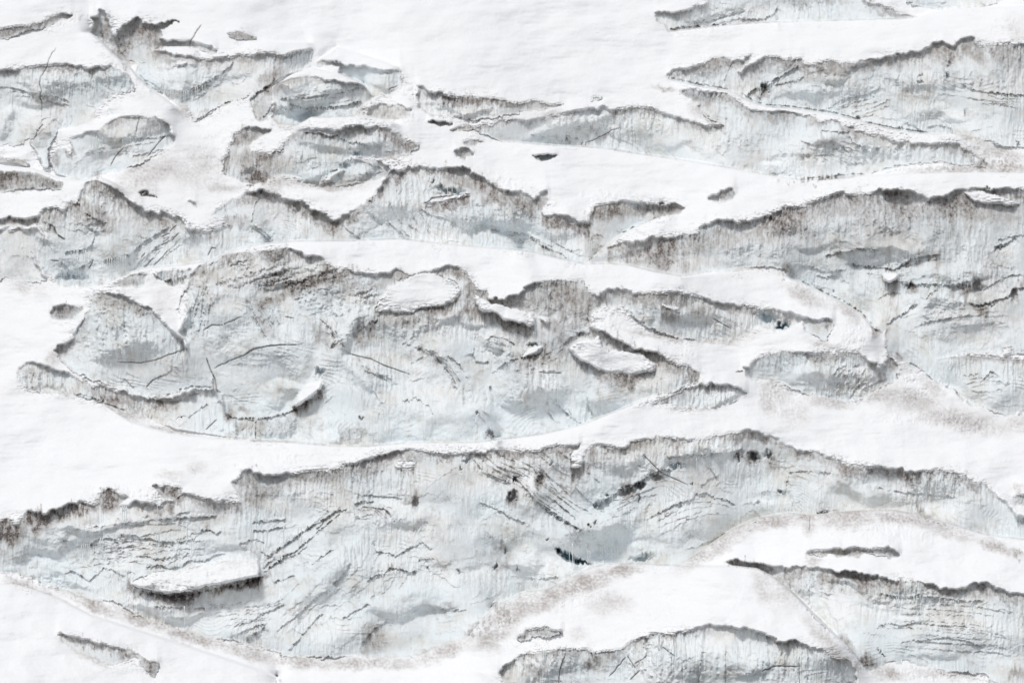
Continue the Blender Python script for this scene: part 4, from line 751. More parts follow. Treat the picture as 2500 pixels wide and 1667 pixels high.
# melt flutes, strongest near the top, and fine vertical ribs
fl = 1 - np.abs(perlin(PX / 13 + .6 * wq, PY / 110, 203)) * 2
fl2 = 1 - np.abs(perlin(PX / 6 + .4 * wq, PY / 46, 204)) * 2
top = np.exp(-dtop / 110)
flz = np.clip(.45 + 1.2 * fbm(PX / 200, PY / 150, 205, 2), .1, 1.2)
fl3 = 1 - np.abs(perlin(PX / 23 + .5 * wr, PY / 240 + .2 * wq, 231)) * 2.1
fl4 = 1 - np.abs(perlin(PX / 12 + .5 * wr, PY / 120, 232)) * 2.1
for cx, cy, rx, ry, a, v in ellipses(FLUTE):
    w, r = ell(cx, cy, rx, ry, a, PX + 20 * wq, PY + 14 * wr)
    if r.size: disp[w] += icef[w] * v[0] * sstep(1.35, .4, r) * (.8 * fl3[w] + .35 * fl4[w])
disp += icef * (.22 * fl * (.35 + top) + .13 * fl2 * (.45 + .9 * top)) * flz
disp += icef * (.04 * grain + .06 * grain2) * np.clip(.4 + 1.5 * fbm(PX / 130, PY / 90, 207, 2) + dirt, .15, 1.5)
# layered, scalloped ledges following the old snow layers
def terraces(seed, period, tilt, warp, ruffle, amp, gate, dirt_s):
    global disp, dirt
    f = PY + PX * tilt + warp * fbm(PX / 170, PY / 170, seed, 3) + ruffle * .7 * fbm(PX / 16, PY / 26, seed + 5, 3) + 1.1 * arch
    t = f / period
    fr = t - np.floor(t)
    act = sstep(gate, gate + .22, fbm(PX / 75, PY / 34, seed + 9, 3) + .25 * perlin(np.floor(t) * 7.3, PX / 210, seed + 3)) * icef * sstep(10, 60, dtop)
    disp += amp * act * calm * (fr ** 2.2 - .3)
    dirt += dirt_s * act * np.exp(-fr * period / 4.5) * np.clip(.5 + 1.5 * grain2 + .6 * lowx, 0, 1.3)
arch = 7 * (np.abs(np.sin(math.pi * (PX / 17 + 1.6 * wq + .4 * lowx))) ** .7 - .5) * np.clip(.55 + 1.3 * fbm(PX / 60, PY / 40, 209, 2), 0, 1.2)
calm = np.clip(.5 + 1.7 * fbm(PX / 130, PY / 90, 207, 2), .05, 1.2)
terraces(301, 46, .12, 110, 16, .09, .03, .36)
terraces(331, 30, -.42, 150, 10, .07, .05, .32)
wob = np.clip(1 + 1.7 * fbm(PX / 34, PY / 34, 210, 2), .25, 2.2)
def folds(seed, period, gate, amp, ds, fx, fy, tilt):
    global disp, dirt
    f = tilt * PX + .55 * PY + 190 * fbm(PX / fx, PY / fy, seed, 2) + 5 * grain2 + .8 * arch
    t = f / period
    fr = t - np.floor(t)
    act = sstep(gate, gate + .2, fbm(PX / 95, PY / 60, seed + 9, 2) + .22 * perlin(np.floor(t) * 3.7, PX / 160, seed + 4)) * icef * sstep(15, 70, dtop)
    disp += amp * act * (fr ** 1.8 - .35)
    dirt += ds * act * np.exp(-fr * period / 3.2) * np.clip(.55 + 1.4 * grain2 + .5 * lowx, 0, 1.2)
folds(351, 15, .16, .05, .30, 210, 190, .15)
folds(371, 22, .18, .08, .32, 300, 160, -.3)
# traced ledges
for ww, s, h, o in rows(LEDGE):
    p = line(o, True); ww, s, h = float(ww), float(s), float(h)
    w, d, sd, al = polydist(p, 46, PX + 4 * grain2 + 1.5 * grain, PY + arch + 4 * grain2 + 1.5 * grain)
    if d.size == 0: continue
    tap = sstep(0, .06, al) * sstep(1, .94, al)
    gate = np.clip(.42 + 1.5 * grain2[w] + 1.1 * lowx[w] + .7 * grain[w] + .35 * st1[w], .02, 1.1)
    below = sd > 0
    dirt[w] = np.maximum(dirt[w], np.where(below, np.exp(-d / (ww * .8 * wob[w])), np.exp(-d / 1.0)) * s * .74 * gate * (.25 + .75 * tap))
    dirt[w] += np.where(below, np.exp(-d / 15), 0) * s * .20 * tap * gate * (1 + 1.5 * streak[w])  # soft shade below the ledge, painted into the dirt colour
    disp[w] += h * .55 * tap * np.clip(.7 + 1.2 * grain2[w], .1, 1.4) * np.where(below, -np.exp(-d / 14), .6 * np.exp(-d / 13))
for n_, off, s_, h_, o in rows(SWEEP):
    p = line(o); n_ = int(n_); ox_, oy_ = [float(q) * K for q in off.split(',')]
    rs = np.random.RandomState(int(abs(p[0, 0] * 7 + p[0, 1] * 3)) % 99991)
    for q in range(n_):
        t = (q + rs.uniform(-.35, .35)) / max(1, n_ - 1)
        a0, a1 = sorted(rs.uniform(0, 1, 2)); a0 *= .5; a1 = .5 + .5 * a1
        pp = p + np.array([ox_ * t, oy_ * t], F32)
        pp = pp + rs.uniform(-5, 5, pp.shape).astype(F32)
        w, d, sd, al = polydist(pp, 34, PX + 4 * grain2 + 1.5 * grain, PY + .8 * arch + 5 * grain2 + 2 * grain)
        if d.size == 0: continue
        tap = sstep(a0 - .02, a0 + .14, al) * sstep(a1 + .02, a1 - .14, al) * icef[w]
        gate = np.clip(.5 + 1.5 * grain2[w] + .9 * lowx[w] + .6 * grain[w], .03, 1.1)
        below = sd > 0
        dirt[w] = np.maximum(dirt[w], np.where(below, np.exp(-d / (2.4 * wob[w])), np.exp(-d / .9)) * float(s_) * 1.25 * gate * tap)
        dirt[w] += np.where(below, np.exp(-d / 12), 0) * float(s_) * .22 * tap * gate
        disp[w] += float(h_) * .6 * tap * np.clip(.6 + 1.1 * grain2[w], .1, 1.3) * np.where(below, -np.exp(-d / 10), .6 * np.exp(-d / 9))
# open cracks
crk = np.zeros_like(PX)
for ww, o in rows(CRACK):
    p = line(o, True); ww = float(ww)
    w, d, sd, al = polydist(p, 20, PX + 2.2 * grain2, PY + 2.2 * grain2)
    if d.size == 0: continue
    tap = sstep(0, .1, al) * sstep(1, .85, al)
    hw = ww * .27 * (.45 + .55 * tap) * (1 + .5 * lowx[w])
    c = sstep(hw + 1.2, hw * .35, d) * (.55 + .45 * tap)
    crk[w] = np.maximum(crk[w], c)
    disp[w] -= .2 * c
# hollows and caves, their dark partly painted through dirt and blue
hol = np.zeros_like(PX)
for cx, cy, rx, ry, a, v in ellipses(HOLE):
    w, r = ell(cx, cy, rx, ry, a, PX + 9 * grain2 + 4 * grain, PY + 9 * grain2 + 4 * grain + 5 * st1)
    if r.size == 0: continue
    q = sstep(1.25, .2, r)
    disp[w] -= v[0] * (.42 if v[1] > .6 else .55) * q
    blue[w] = np.maximum(blue[w], v[1] * sstep(1.3, .4, r))
    dirt[w] = np.maximum(dirt[w] * (1 - np.clip(1.6 * q, 0, 1) * min(1, v[1] * 1.4)), v[2] * .8 * sstep(1.25, .4, r) * np.clip(.8 + grain[w] + .6 * grain2[w], .2, 1.2))  # dark sediment together with the hole's shade put into the colour
    hol[w] = np.maximum(hol[w], q)
# bumpy melt cups in slanting rows
for o in BUMPY.strip().splitlines():
    p = line(o)
    w = window(p[:, 0].min() - 20, p[:, 1].min() - 20, p[:, 0].max() + 20, p[:, 1].max() + 20)
    m = blur(inside(p, PX[w], PY[w]).astype(F32), 5, 5, 2)
    u = PY[w] + .33 * PX[w] + 16 * wq[w] + 7 * grain[w]
    fr = u / 19. - np.floor(u / 19.)
    row = np.sin(fr * math.pi) ** .7
    cup = 1 - np.abs(perlin(PX[w] / 9 + np.floor(u / 19.) * 3.7, u / 40, 401)) * 2
    vr = np.clip(.45 + 1.4 * fbm(PX[w] / 70, PY[w] / 50, 402, 2), .1, 1.1)
    disp[w] += m * vr * (.30 * row + .36 * cup * row)
    dirt[w] += m * vr * .34 * (1 - row) * np.clip(.6 + 1.6 * lowx[w] + grain[w], .1, 1.3)
# snow: rests a hand deep on the ice, with drifts, wind ripples and wrinkles near its edges
snowf = 1 - icef
sd_ = blur(snowf, 6, 9, 2)
edge = snowf * np.clip((1 - sd_) * 2.2, 0, 1)
sb = fall((~icem)[::-1])[::-1]                     # height above the snow edge
lip = snowf * smooth * np.where(sb > 0, np.exp(-sb / 22.0), 0) * np.clip(.55 + 1.5 * fbm(PX / 130, PY / 80, 511, 3), .05, 1.25) * (sb < 140)
disp += blur(snowf, 1, 1, 2) * .38 + .85 * blur(lip, 2, 3, 1) + bulge
disp += snowf * (.95 * fbm(PX / 170, PY / 85, 501, 3) + .055 * perlin(PX / 46 + PY / 40, PY / 9, 502) * np.clip(.5 + 1.6 * fbm(PX / 140, PY / 90, 509, 2), 0, 1.2) + .05 * fbm(PX / 14, PY / 9, 503, 3))
wrk = 1 - np.abs(fbm(PX / 30 + PY / 80, PY / 7.5, 504, 3, .6)) * 3.2
ez = blur(snowf, 14, 16, 2); ez = snowf * np.clip((1 - ez) * 2.2 - .12, 0, 1) * np.clip(.5 + 1.8 * fbm(PX / 170, PY / 120, 505, 2), 0, 1)
disp -= .42 * ez * np.clip(wrk - .35, 0, 1)
disp += snowf * .16 * np.abs(fbm(PX / 70 + PY / 60, PY / 17, 507, 4, .6)) * np.clip(.3 + 1.4 * fbm(PX / 220, PY / 150, 508, 2), 0, 1)
crackle = smooth * ez * sstep(.62, .95, wrk) * sstep(.0, .35, fbm(PX / 24, PY / 16, 506, 2))
rgh = fbm(PX / 22 + .5 * wq, PY / 26, 521, 4, .65); rgh2 = 1 - np.abs(perlin(PX / 9, PY / 60, 522)) * 2
for cx, cy, rx, ry, a, v in ellipses(ROUGH):
    w, r = ell(cx, cy, rx, ry, a, PX + 14 * wq, PY + 14 * wr)
    if r.size: disp[w] += snowf[w] * v[0] * sstep(1.3, .4, r) * (1.1 * np.abs(rgh[w]) + .10 * rgh2[w])
# bluish glassy ice away from the dirty tops
gl = fbm(PX / 230, PY / 120, 601, 3)
blue = np.maximum(blue, icef * np.clip(.22 + .95 * gl + .25 * sstep(20, 160, dtop) + .3 * fbm(PX / 40, PY / 50, 602, 3), 0, .62))
# dusty snow
warm = np.zeros_like(PX)
wn = np.clip(.82 + .9 * fbm(PX / 60, PY / 40, 701, 4, .6) + .7 * fbm(PX / 7, PY / 6, 702, 2), .05, 1.3)
for cx, cy, rx, ry, a, v in ellipses(WARM):
    w, r = ell(cx, cy, rx, ry, a, PX + 14 * wq, PY + 14 * wr)
    if r.size: warm[w] = np.maximum(warm[w], 1.3 * v[0] * sstep(1.3, .25, r))
warm = np.maximum(warm, icef * np.clip(.05 + .9 * fbm(PX / 110, PY / 70, 711, 3) + .5 * grain2 + .1 * streak, 0, .8))
spk = snowf * sstep(.30, .62, fbm(PX / 8, PY / 5.5, 703, 3, .7) + .45 * fbm(PX / 45, PY / 30, 704, 2)) * warm
clean = np.ones_like(PX)
for ci in (0, 3, 4, 13, 14, 15):
    p = crests[ci][1]
    w, dd_, sd, al = polydist(p, 90)
    if dd_.size: clean[w] = np.minimum(clean[w], np.where(sd > 0, .08 + .92 * sstep(20, 90, dd_), 1))
warm = np.where(icef > .5, warm, warm * wn * clean)
dirt = np.clip(dirt, 0, 1.1)
dirt *= np.where(pid >= 0, .0, 1.0) * icef ** .5 if False else np.where(pid >= 0, 0, 1) * np.sqrt(np.clip(icef, 0, 1))
dirt = np.maximum(dirt, crk * .8)
dirt = np.maximum(dirt, crackle * .75)
dirt = np.maximum(dirt, np.clip(spk * .75, 0, .7) * snowf)
# bare spots that peek through the snow at patches of sediment above the walls
peek = sstep(.28, .55, blob * snowf * np.clip(.55 + 1.3 * grain2 + .8 * grain, 0, 1.2)) * np.where(pid >= 0, 0, 1)
dirt = np.maximum(dirt, peek * .62 * (.6 + .6 * grain))

# ---------------------------------------------------------------- large shape: slopes integrated into one continuous surface
cot = np.where(icem, .42, 1.35).astype(F32)
cot += icem * .55 * np.clip(blur(dirt * icef, 8, 14), 0, 1)
cot[pid >= 0] = .6
cot = blur(cot, 3, 7, 2)
gy_ = cot * MPU * STEP                                   # metres further away per row upwards
for g, p in crests:
    w, d, sd, al = polydist(p, 16)
    if d.size == 0: continue
    tap = sstep(0, .12, al) * sstep(1, .88, al)
    tap = np.where((np.minimum(p[0, 0], p[-1, 0]) < 0) & (al < .5), 1, tap)
    k = np.exp(-((d * sd + .6) / 1.9) ** 2)     # just above the crest the ground drops away behind it
    gy_[w] += g * tap * k * STEP / (1.9 * 1.772)
    gy_[w] += np.where(sd > 0, np.exp(-d / 9), 0) * .05 * STEP * tap   # rounded lip
# least squares height of the slope field (rows up = -y index); lateral differences kept small
def solve(gv, lam):
    # gv[j] = D[j]-D[j+1] between rows j and j+1 (row 0 on top)
    g = gv[:-1]
    div = np.zeros(gv.shape, np.float64)
    div[:-1] -= g; div[1:] += g
    m = np.concatenate([div, div[::-1]], 0); m = np.concatenate([m, m[:, ::-1]], 1)
    Fm = np.fft.rfft2(m)
    ky = 2 - 2 * np.cos(2 * math.pi * np.fft.fftfreq(m.shape[0]))[:, None]
    kx = 2 - 2 * np.cos(2 * math.pi * np.fft.rfftfreq(m.shape[1]))[None, :]
    q = -(ky + lam * kx); q[0, 0] = 1
    Fm /= q; Fm[0, 0] = 0
    return np.fft.irfft2(Fm, s=m.shape)[:NY, :NX].astype(F32)
base = solve(gy_.astype(np.float64), .22)
jb = int((H0 - Y0) / STEP)
base += 250.0 - float(base[jb].mean())
print('depth range', base.min(), base.max(), 'bottom', base[jb].min(), base[jb].max())
D = base - disp

CAMZ = 60.0
WXm = (PX - W0 / 2) * FOC * D
WZm = CAMZ + (H0 / 2 - PY) * FOC * D
V = np.stack([WXm, D, WZm], -1).astype(F32)

# ---------------------------------------------------------------- materials
def nd(nt, t, **kw):
    n = nt.nodes.new(t)
    for k, v in kw.items(): setattr(n, k, v)
    return n

def glacier_material():
    m = bpy.data.materials.new('glacier'); m.use_nodes = True
    nt = m.node_tree; nt.nodes.clear(); L = nt.links.new
    out = nd(nt, 'ShaderNodeOutputMaterial'); bs = nd(nt, 'ShaderNodeBsdfPrincipled')
    L(bs.outputs[0], out.inputs[0])
    at = nd(nt, 'ShaderNodeAttribute', attribute_name='cover')
    sp = nd(nt, 'ShaderNodeSeparateColor'); L(at.outputs['Color'], sp.inputs[0])
    snow, dirt_shade, blue_ = sp.outputs[0], sp.outputs[1], sp.outputs[2]
    warm_ = at.outputs['Alpha']
    geo = nd(nt, 'ShaderNodeNewGeometry')
    def noise(scale, sx=1, sy=1, sz=1, det=4):
        mp = nd(nt, 'ShaderNodeMapping'); mp.inputs['Scale'].default_value = (sx, sy, sz)
        L(geo.outputs['Position'], mp.inputs[0])
        n = nd(nt, 'ShaderNodeTexNoise'); n.inputs['Scale'].default_value = scale; n.inputs['Detail'].default_value = det
        n.inputs['Roughness'].default_value = .65
        L(mp.outputs[0], n.inputs['Vector']); return n.outputs['Fac']
    def mix(f, a, b):
        n = nd(nt, 'ShaderNodeMix', data_type='RGBA')
        for s, v in ((n.inputs[0], f), (n.inputs[6], a), (n.inputs[7], b)):
            if hasattr(v, 'links'): L(v, s)
            elif isinstance(v, tuple): s.default_value = v + (1,)
            else: s.default_value = v
        return n.outputs[2]
    def mth(op, a, b=None, clamp=False):
        n = nd(nt, 'ShaderNodeMath', operation=op, use_clamp=clamp)
        for s, v in ((n.inputs[0], a), (n.inputs[1], b)):
            if v is None: continue
            if hasattr(v, 'links'): L(v, s)
            else: s.default_value = v
        return n.outputs[0]
    n1 = noise(3.2, 1, 1, .55, 5); n2 = noise(9, 1, 1, .6, 3); n3 = noise(.5, 1, .6, .8, 3)
    ice = mix(blue_, (.865, .885, .89), (.72, .80, .84))
    deep = mth('MULTIPLY', mth('SUBTRACT', blue_, .78, True), 4.5, True)
    ice = mix(deep, ice, (.17, .31, .38))  # cave darkness put into the blue ice colour
    ice = mix(mth('MULTIPLY', mth('SUBTRACT', n1, .5, True), .9, True), ice, (.60, .59, .57))
    snowc = mix(warm_, (.90, .905, .915), (.45, .415, .395))
    ice = mix(mth('MULTIPLY', warm_, .8), ice, (.66, .63, .56))
    col = mix(snow, ice, snowc)
    dcol = mix(n3, (.15, .124, .108), (.245, .203, .184))
    dd = mth('ADD', dirt_shade, mth('MULTIPLY', mth('MULTIPLY', mth('SUBTRACT', n2, .5), dirt_shade), 1.0), True)
    col = mix(dd, col, dcol)
    col = mix(mth('MULTIPLY', mth('SUBTRACT', dd, .80, True), 3.6, True), col, (.06, .054, .05))
    L(col, bs.inputs['Base Color'])
    rg = mth('ADD', mth('MULTIPLY', snow, .25), .5)
    L(rg, bs.inputs['Roughness'])
    bs.inputs['Specular IOR Level'].default_value = .25
    bp = nd(nt, 'ShaderNodeBump'); bp.inputs['Distance'].default_value = .06; bp.inputs['Strength'].default_value = .6
    L(mth('ADD', n1, mth('MULTIPLY', n2, .5)), bp.inputs['Height']); L(bp.outputs[0], bs.inputs['Normal'])
    return m

def plain_material(name, col, rough=.6, noise_amt=.2, scale=6):
    m = bpy.data.materials.new(name); m.use_nodes = True
    nt = m.node_tree; bs = nt.nodes['Principled BSDF']
    n = nt.nodes.new('ShaderNodeTexNoise'); n.inputs['Scale'].default_value = scale
    r = nt.nodes.new('ShaderNodeMix'); r.data_type = 'RGBA'
    r.inputs[6].default_value = tuple(c * (1 - noise_amt) for c in col) + (1,)
    r.inputs[7].default_value = tuple(min(1, c * (1 + noise_amt)) for c in col) + (1,)
    nt.links.new(n.outputs['Fac'], r.inputs[0]); nt.links.new(r.outputs[2], bs.inputs['Base Color'])
    bs.inputs['Roughness'].default_value = rough
    return m

GM = glacier_material()
ICEM = plain_material('icicle_ice', (.80, .84, .84), .3, .06)
FEATHER = plain_material('black_feathers', (.012, .012, .014), .5, .3, 30)
BEAK = plain_material('dark_beak', (.03, .028, .026), .4, .2, 30)

# ---------------------------------------------------------------- objects
scn = bpy.context.scene
COL = scn.collection
def tag(o, label=None, cat=None, group=None, kind=None):
    for k, v in (('label', label), ('category', cat), ('group', group), ('kind', kind)):
        if v: o[k] = v

snow_attr = 1 - icef
snow_attr = snow_attr + icef * .32 * frost
snow_attr = np.where(np.isin(pid, SLABS), .55, snow_attr).astype(F32)
COVER = np.stack([np.clip(snow_attr, 0, 1), np.clip(dirt, 0, .94), np.clip(blue, 0, 1), np.clip(warm, 0, 1)], -1).astype(F32)
Vf, Cf = V.reshape(-1, 3), COVER.reshape(-1, 4)
idx = np.arange(NX * NY, dtype=np.int32).reshape(NY, NX)
QUADS = np.stack([idx[:-1, :-1], idx[1:, :-1], idx[1:, 1:], idx[:-1, 1:]], -1).reshape(-1, 4)

def sheet(name, faces, parent=None, origin=(0, 0, 0)):
    q = QUADS[faces]
    u, inv = np.unique(q.ravel(), return_inverse=True)
    me = bpy.data.meshes.new(name)
    me.vertices.add(len(u)); me.vertices.foreach_set('co', (Vf[u] - np.array(origin, F32)).ravel())
    n = len(q)
    me.loops.add(n * 4); me.loops.foreach_set('vertex_index', inv.astype(np.int32).ravel())
    me.polygons.add(n)
    me.polygons.foreach_set('loop_start', np.arange(0, n * 4, 4, dtype=np.int32))
    me.polygons.foreach_set('loop_total', np.full(n, 4, np.int32))
    me.polygons.foreach_set('use_smooth', np.ones(n, bool))
    a = me.attributes.new('cover', 'FLOAT_COLOR', 'POINT'); a.data.foreach_set('color', Cf[u].ravel())
    me.update(calc_edges=True)
    me.materials.append(GM)
    o = bpy.data.objects.new(name, me); COL.objects.link(o)
    if parent: o.parent = parent
    else: o.location = origin
    return o

# which thing owns each face
own = np.full(PX.shape, 0, np.int32)
own[idm >= 0] = idm[idm >= 0] + 1
own[pid >= 0] = 1000 + pid[pid >= 0]
own = own[:-1, :-1].ravel()
def stray(mask2d, r=2):
    return blur(mask2d.astype(F32), r, r, 2)
def components(mask):
    lab = np.zeros(mask.shape, np.int32); par = [0]
    def find(a):
        while par[a] != a:
            par[a] = par[par[a]]; a = par[a]
        return a
    prev = []
    for j in range(mask.shape[0]):
        row = mask[j]
        e = np.flatnonzero(np.diff(np.concatenate([[0], row.astype(np.int8), [0]])))
        cur = []
        pi = 0
        for a, b in zip(e[::2], e[1::2]):
            l = 0
            for (c, d, m) in prev:
                if c < b and d > a:
                    m = find(m)
                    if l == 0: l = m
                    elif l != m: par[m] = l
            if l == 0:
                l = len(par); par.append(l)
            cur.append((a, b, l)); lab[j, a:b] = l
        prev = cur
    root = np.array([find(i) for i in range(len(par))], np.int32)
    return root[lab]
own2 = own.reshape(NY - 1, NX - 1)
for i in list(range(1, len(ice_rows) + 1)) + [1000 + q for q in range(len(patch_rows))]:
    m = own2 == i
    jj = np.flatnonzero(m.any(1)); ii = np.flatnonzero(m.any(0))
    if len(jj) == 0: continue
    wv = (slice(jj[0], jj[-1] + 1), slice(ii[0], ii[-1] + 1))
    lb = components(m[wv]); cnt = np.bincount(lb.ravel())
    cnt[0] = 0
    keep = cnt >= max(24, (.9 if i >= 1000 else .04) * cnt.max())
    own2[wv][m[wv] & ~keep[lb]] = 0
own = own2.ravel()
cavem = ((hol > .45) & (blue > .6))[:-1, :-1].ravel()
band = ~cavem & (blur(dirt * icef, 4, 6, 2)[:-1, :-1].ravel() > .40)

def floor_point(f):
    v = Vf[QUADS[f].ravel()]
    i = v[:, 2].argmin()
    return (float(v[:, 0].mean()), float(v[:, 1].mean()), float(v[i, 2]))

walls = {}
for i, (k, lab, s, dep, o) in enumerate(ice_rows):
    f = np.nonzero(own == i + 1)[0]
    if len(f) == 0: continue
    org = floor_point(f)
    if len(f) < 2500:
        t = sheet('ice_outcrop' if 'patch' in lab or 'outcrop' in lab or 'sliver' in lab or 'speck' in lab or 'knob' in lab else 'ice_cliff', f, None, org)
        t.location = org
    else:
        t = bpy.data.objects.new('ice_cliff', None); COL.objects.link(t); t.location = org
        t.empty_display_size = 1
        b = f[band[f]]; cv = f[cavem[f]]
        bm_ = np.zeros((NY - 1) * (NX - 1), bool); bm_[b] = True; bm_ = bm_.reshape(NY - 1, NX - 1)
        bands = []
        if len(b) > 400:
            jj = np.flatnonzero(bm_.any(1)); ii = np.flatnonzero(bm_.any(0))
            wv = (slice(jj[0], jj[-1] + 1), slice(ii[0], ii[-1] + 1))
            lb = np.zeros(bm_.shape, np.int32); lb[wv] = components(bm_[wv]); lb = lb.ravel()
            cn = np.bincount(lb); cn[0] = 0
            bands = [np.flatnonzero(lb == q) for q in np.flatnonzero(cn > 500)]
        caves = []
        if len(cv) > 30:
            cm_ = np.zeros(((NY - 1), (NX - 1)), bool); cm_.ravel()[cv] = True
            lb = components(cm_).ravel(); cn = np.bincount(lb); cn[0] = 0
            caves = [np.flatnonzero(lb == q) for q in np.flatnonzero(cn > 30)]
        if bands or caves:
            rest = np.ones((NY - 1) * (NX - 1), bool)
            for q in bands + caves: rest[q] = False
            sheet('ice_face', f[rest[f]], t, org)
            for q in bands: sheet('dirt_band', q, t, org)
            for q in caves: sheet('ice_cave', q, t, org)
        else:
            sheet('ice_face', f, t, org)
    tag(t, lab, 'ice wall')
    if t.name.startswith('ice_outcrop'): t['category'] = 'ice outcrop'
    walls[k] = (t, org)
for i, (k, nm, cat, lab, th, o) in enumerate(patch_rows):
    f = np.nonzero(own == 1000 + i)[0]
    if len(f) == 0: continue
    org = floor_point(f)
    t = sheet(nm, f, None, org); tag(t, lab, cat)
o = sheet('snow_slope', np.nonzero(own == 0)[0]); tag(o, kind='structure')

# icicles
def at(x, y):
    j = int(round((y - Y0) / STEP)); i = int(round((x - X0) / STEP))
    return V[min(max(j, 0), NY - 1), min(max(i, 0), NX - 1)]
rng = np.random.RandomState(5)
def icicle(name, top, length, r, parent, origin):
    n, segs = 7, 6
    vs, fs = [], []
    lean = rng.uniform(-.02, .02)
    for s_ in range(segs + 1):
        t = s_ / segs
        rr = r * ((1 - t) ** .75) * (1 + .22 * math.sin(t * 19 + rng.rand() * 3)) + .006
        for a in range(n):
            an = 2 * math.pi * a / n
            vs.append((top[0] + rr * math.cos(an) + lean * t * length - origin[0], top[1] + rr * math.sin(an) - origin[1], top[2] - t * length - origin[2]))
    for s_ in range(segs):
        for a in range(n):
            b = (a + 1) % n
            fs.append((s_ * n + a, (s_ + 1) * n + a, (s_ + 1) * n + b, s_ * n + b))
    fs.append(tuple(range(n))); fs.append(tuple(reversed(range(segs * n, segs * n + n))))
    me = bpy.data.meshes.new(name); me.from_pydata(vs, [], fs); me.materials.append(ICEM)
    for p in me.polygons: p.use_smooth = True
    ob = bpy.data.objects.new(name, me); COL.objects.link(ob); ob.parent = parent
    return ob
for k, spec in rows(ICICLE):
    if k not in walls: continue
    t, org = walls[k]
    cr, items = spec.split(':'); ox, oy = cell(cr)
    for it in items.split():
        x, y, ln, wd = [float(q) for q in it.split(',')]
        if ln < 5: continue
        sx, sy = ox + x * K, oy + y * K
        p0 = at(sx, sy)
        near = min(at(sx, sy + q * ln * K)[1] for q in (-.05, 0, .2, .4, .6, .8, .95))
        yd = min(p0[1], near) - .25
        m_ = FOC * yd
        top_ = ((sx - W0 / 2) * m_, yd, CAMZ + (H0 / 2 - sy) * m_ + .15)
        icicle('icicle', top_, ln * K * m_ + .15, max(wd * K * m_ * .42, .035), t, org)

# birds
def tube_mesh(rings, n=10):
    vs, fs = [], []
    for (c, rx, rz) in rings:
        for a in range(n):
            an = 2 * math.pi * a / n
            vs.append((c[0] + rx * math.cos(an), c[1], c[2] + rz * math.sin(an)))
    for s_ in range(len(rings) - 1):
        for a in range(n):
            b = (a + 1) % n
            fs.append((s_ * n + a, s_ * n + b, (s_ + 1) * n + b, (s_ + 1) * n + a))
    fs.append(tuple(reversed(range(n)))); fs.append(tuple(range((len(rings) - 1) * n, len(rings) * n)))
    return vs, fs
def add_mesh(name, vs, fs, mat, parent, rot=None):
    me = bpy.data.meshes.new(name); me.from_pydata(vs, [], fs); me.materials.append(mat)
    for p in me.polygons: p.use_smooth = True
    ob = bpy.data.objects.new(name, me); COL.objects.link(ob); ob.parent = parent
    return ob
def wing(pts, th=.02):
    """pts: list of (leading edge point, trailing edge point) from shoulder to tip"""
    vs, fs = [], []
    for (a, b) in pts:
        a, b = np.array(a), np.array(b); m = a * .6 + b * .4
        vs += [tuple(a), tuple(m + np.array((0, 0, th))), tuple(b), tuple(m - np.array((0, 0, th)))]
    for i in range(len(pts) - 1):
        for q in range(4):
            r = (q + 1) % 4
            fs.append((i * 4 + q, i * 4 + r, (i + 1) * 4 + r, (i + 1) * 4 + q))
    fs.append((0, 1, 2, 3)); k_ = (len(pts) - 1) * 4; fs.append((k_ + 3, k_ + 2, k_ + 1, k_))
    return vs, fs
def bird(px, py, off, label, pose):
    d = float(at(px, py)[1]) - off
    loc = ((px - W0 / 2) * FOC * d, d, CAMZ + (H0 / 2 - py) * FOC * d)
    t = bpy.data.objects.new('bird', None); COL.objects.link(t); t.location = loc
    tag(t, label, 'bird')
    # body along +y (forward), wings along x
    vs, fs = tube_mesh([((0, -.30, .01), .012, .008), ((0, -.22, .01), .05, .035), ((0, -.08, 0), .075, .07), ((0, .06, 0), .08, .078),
                        ((0, .16, .012), .06, .06), ((0, .21, .025), .046, .046), ((0, .26, .03), .042, .04), ((0, .295, .028), .022, .02)])
    add_mesh('body', vs, fs, FEATHER, t)
    vs, fs = tube_mesh([((0, .285, .028), .018, .016), ((0, .33, .024), .010, .010), ((0, .355, .018), .003, .003)], 8)
    add_mesh('beak', vs, fs, BEAK, t)
    vs, fs = wing([((-.03, -.24, .01), (.03, -.24, .01)), ((-.07, -.36, .01), (.07, -.36, .01)), ((-.085, -.46, .01), (.085, -.46, .01))], .008)
    add_mesh('tail', vs, fs, FEATHER, t)
    for s_, prof in ((-1, pose[0]), (1, pose[1])):
        pts = []
        for (u, z, le, te) in prof:
            pts.append(((s_ * u, le, z), (s_ * u, te, z - .01)))
        vs, fs = wing(pts, .014)
        add_mesh('wing', vs, fs, FEATHER, t)
    return t
glide_l = [(.03, .04, .14, -.10), (.20, .07, .17, -.10), (.34, .03, .14, -.12), (.46, -.06, .04, -.12), (.56, -.16, -.06, -.12)]
glide_r = [(.03, .05, .14, -.10), (.18, .10, .17, -.10), (.28, .11, .14, -.12), (.38, .06, .06, -.12), (.45, .0, -.04, -.12)]
b1 = bird(443, 1018, 6.0, 'black bird gliding with spread wings in front of the low curved ice step at left', (glide_l, glide_r))
b1.rotation_euler = (math.radians(8), math.radians(-7), math.radians(8))
down_l = [(.03, .03, .16, -.08), (.07, -.08, .19, -.07), (.11, -.25, .17, -.04), (.13, -.42, .13, .0), (.14, -.55, .07, .04)]
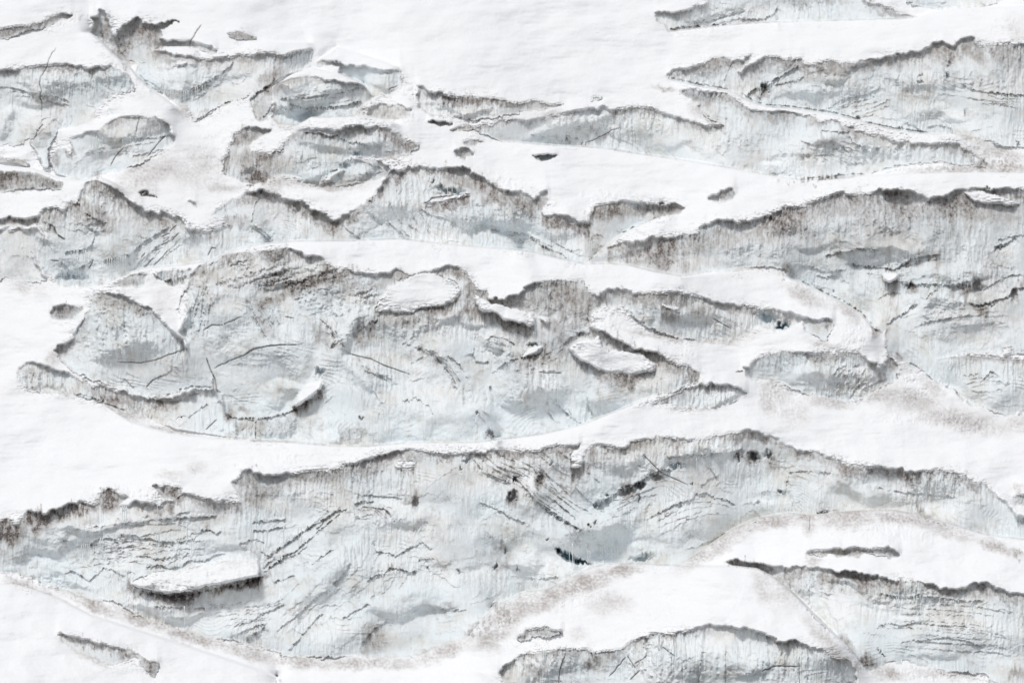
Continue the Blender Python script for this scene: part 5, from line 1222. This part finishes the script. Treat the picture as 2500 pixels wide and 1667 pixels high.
down_r = [(.03, .03, .14, -.10), (.10, -.07, .15, -.12), (.18, -.20, .12, -.14), (.24, -.32, .06, -.12), (.28, -.42, -.02, -.10)]
b2 = bird(1258, 1164, 5.0, 'black bird flapping with both wings down, in front of the widest wall', (down_l, down_r))
b2.rotation_euler = (math.radians(14), 0, math.radians(72))

# ---------------------------------------------------------------- sky, sun, camera
EL = math.radians(66)
wd = bpy.data.worlds.new('World'); scn.world = wd; wd.use_nodes = True
nt = wd.node_tree; nt.nodes.clear()
sky = nt.nodes.new('ShaderNodeTexSky'); sky.sky_type = 'NISHITA'; sky.sun_disc = False
sky.sun_elevation = EL; sky.sun_rotation = math.radians(218); sky.dust_density = 4; sky.air_density = 1.0; sky.altitude = 1500
hs = nt.nodes.new('ShaderNodeHueSaturation'); hs.inputs['Saturation'].default_value = .2      # overcast: the blue is veiled by cloud
bg = nt.nodes.new('ShaderNodeBackground'); bg.inputs['Strength'].default_value = .12
ow = nt.nodes.new('ShaderNodeOutputWorld')
nt.links.new(sky.outputs[0], hs.inputs['Color']); nt.links.new(hs.outputs[0], bg.inputs['Color']); nt.links.new(bg.outputs[0], ow.inputs['Surface'])
sl = bpy.data.lights.new('sun', 'SUN'); sl.energy = 1.5; sl.angle = math.radians(12); sl.color = (1, .975, .94)
so = bpy.data.objects.new('sun', sl); COL.objects.link(so)
from mathutils import Vector
# sun behind the camera's left shoulder, fairly high
sdir = Vector((-.62 * math.cos(EL), -.785 * math.cos(EL), math.sin(EL)))
so.rotation_euler = (-sdir).to_track_quat('-Z', 'Y').to_euler()
so.location = (0, 0, 200)

cd = bpy.data.cameras.new('camera'); cd.lens = 100; cd.sensor_width = 36; cd.sensor_fit = 'HORIZONTAL'
cd.clip_start = 1; cd.clip_end = 5000
co = bpy.data.objects.new('camera', cd); COL.objects.link(co)
co.location = (0, 0, CAMZ); co.rotation_euler = (math.radians(90), 0, 0)
scn.camera = co
scn.view_settings.view_transform = 'Standard'; scn.view_settings.look = 'None'
scn.view_settings.gamma = 1; scn.view_settings.exposure = EXPO
scn.render.resolution_x, scn.render.resolution_y = 1024, 682
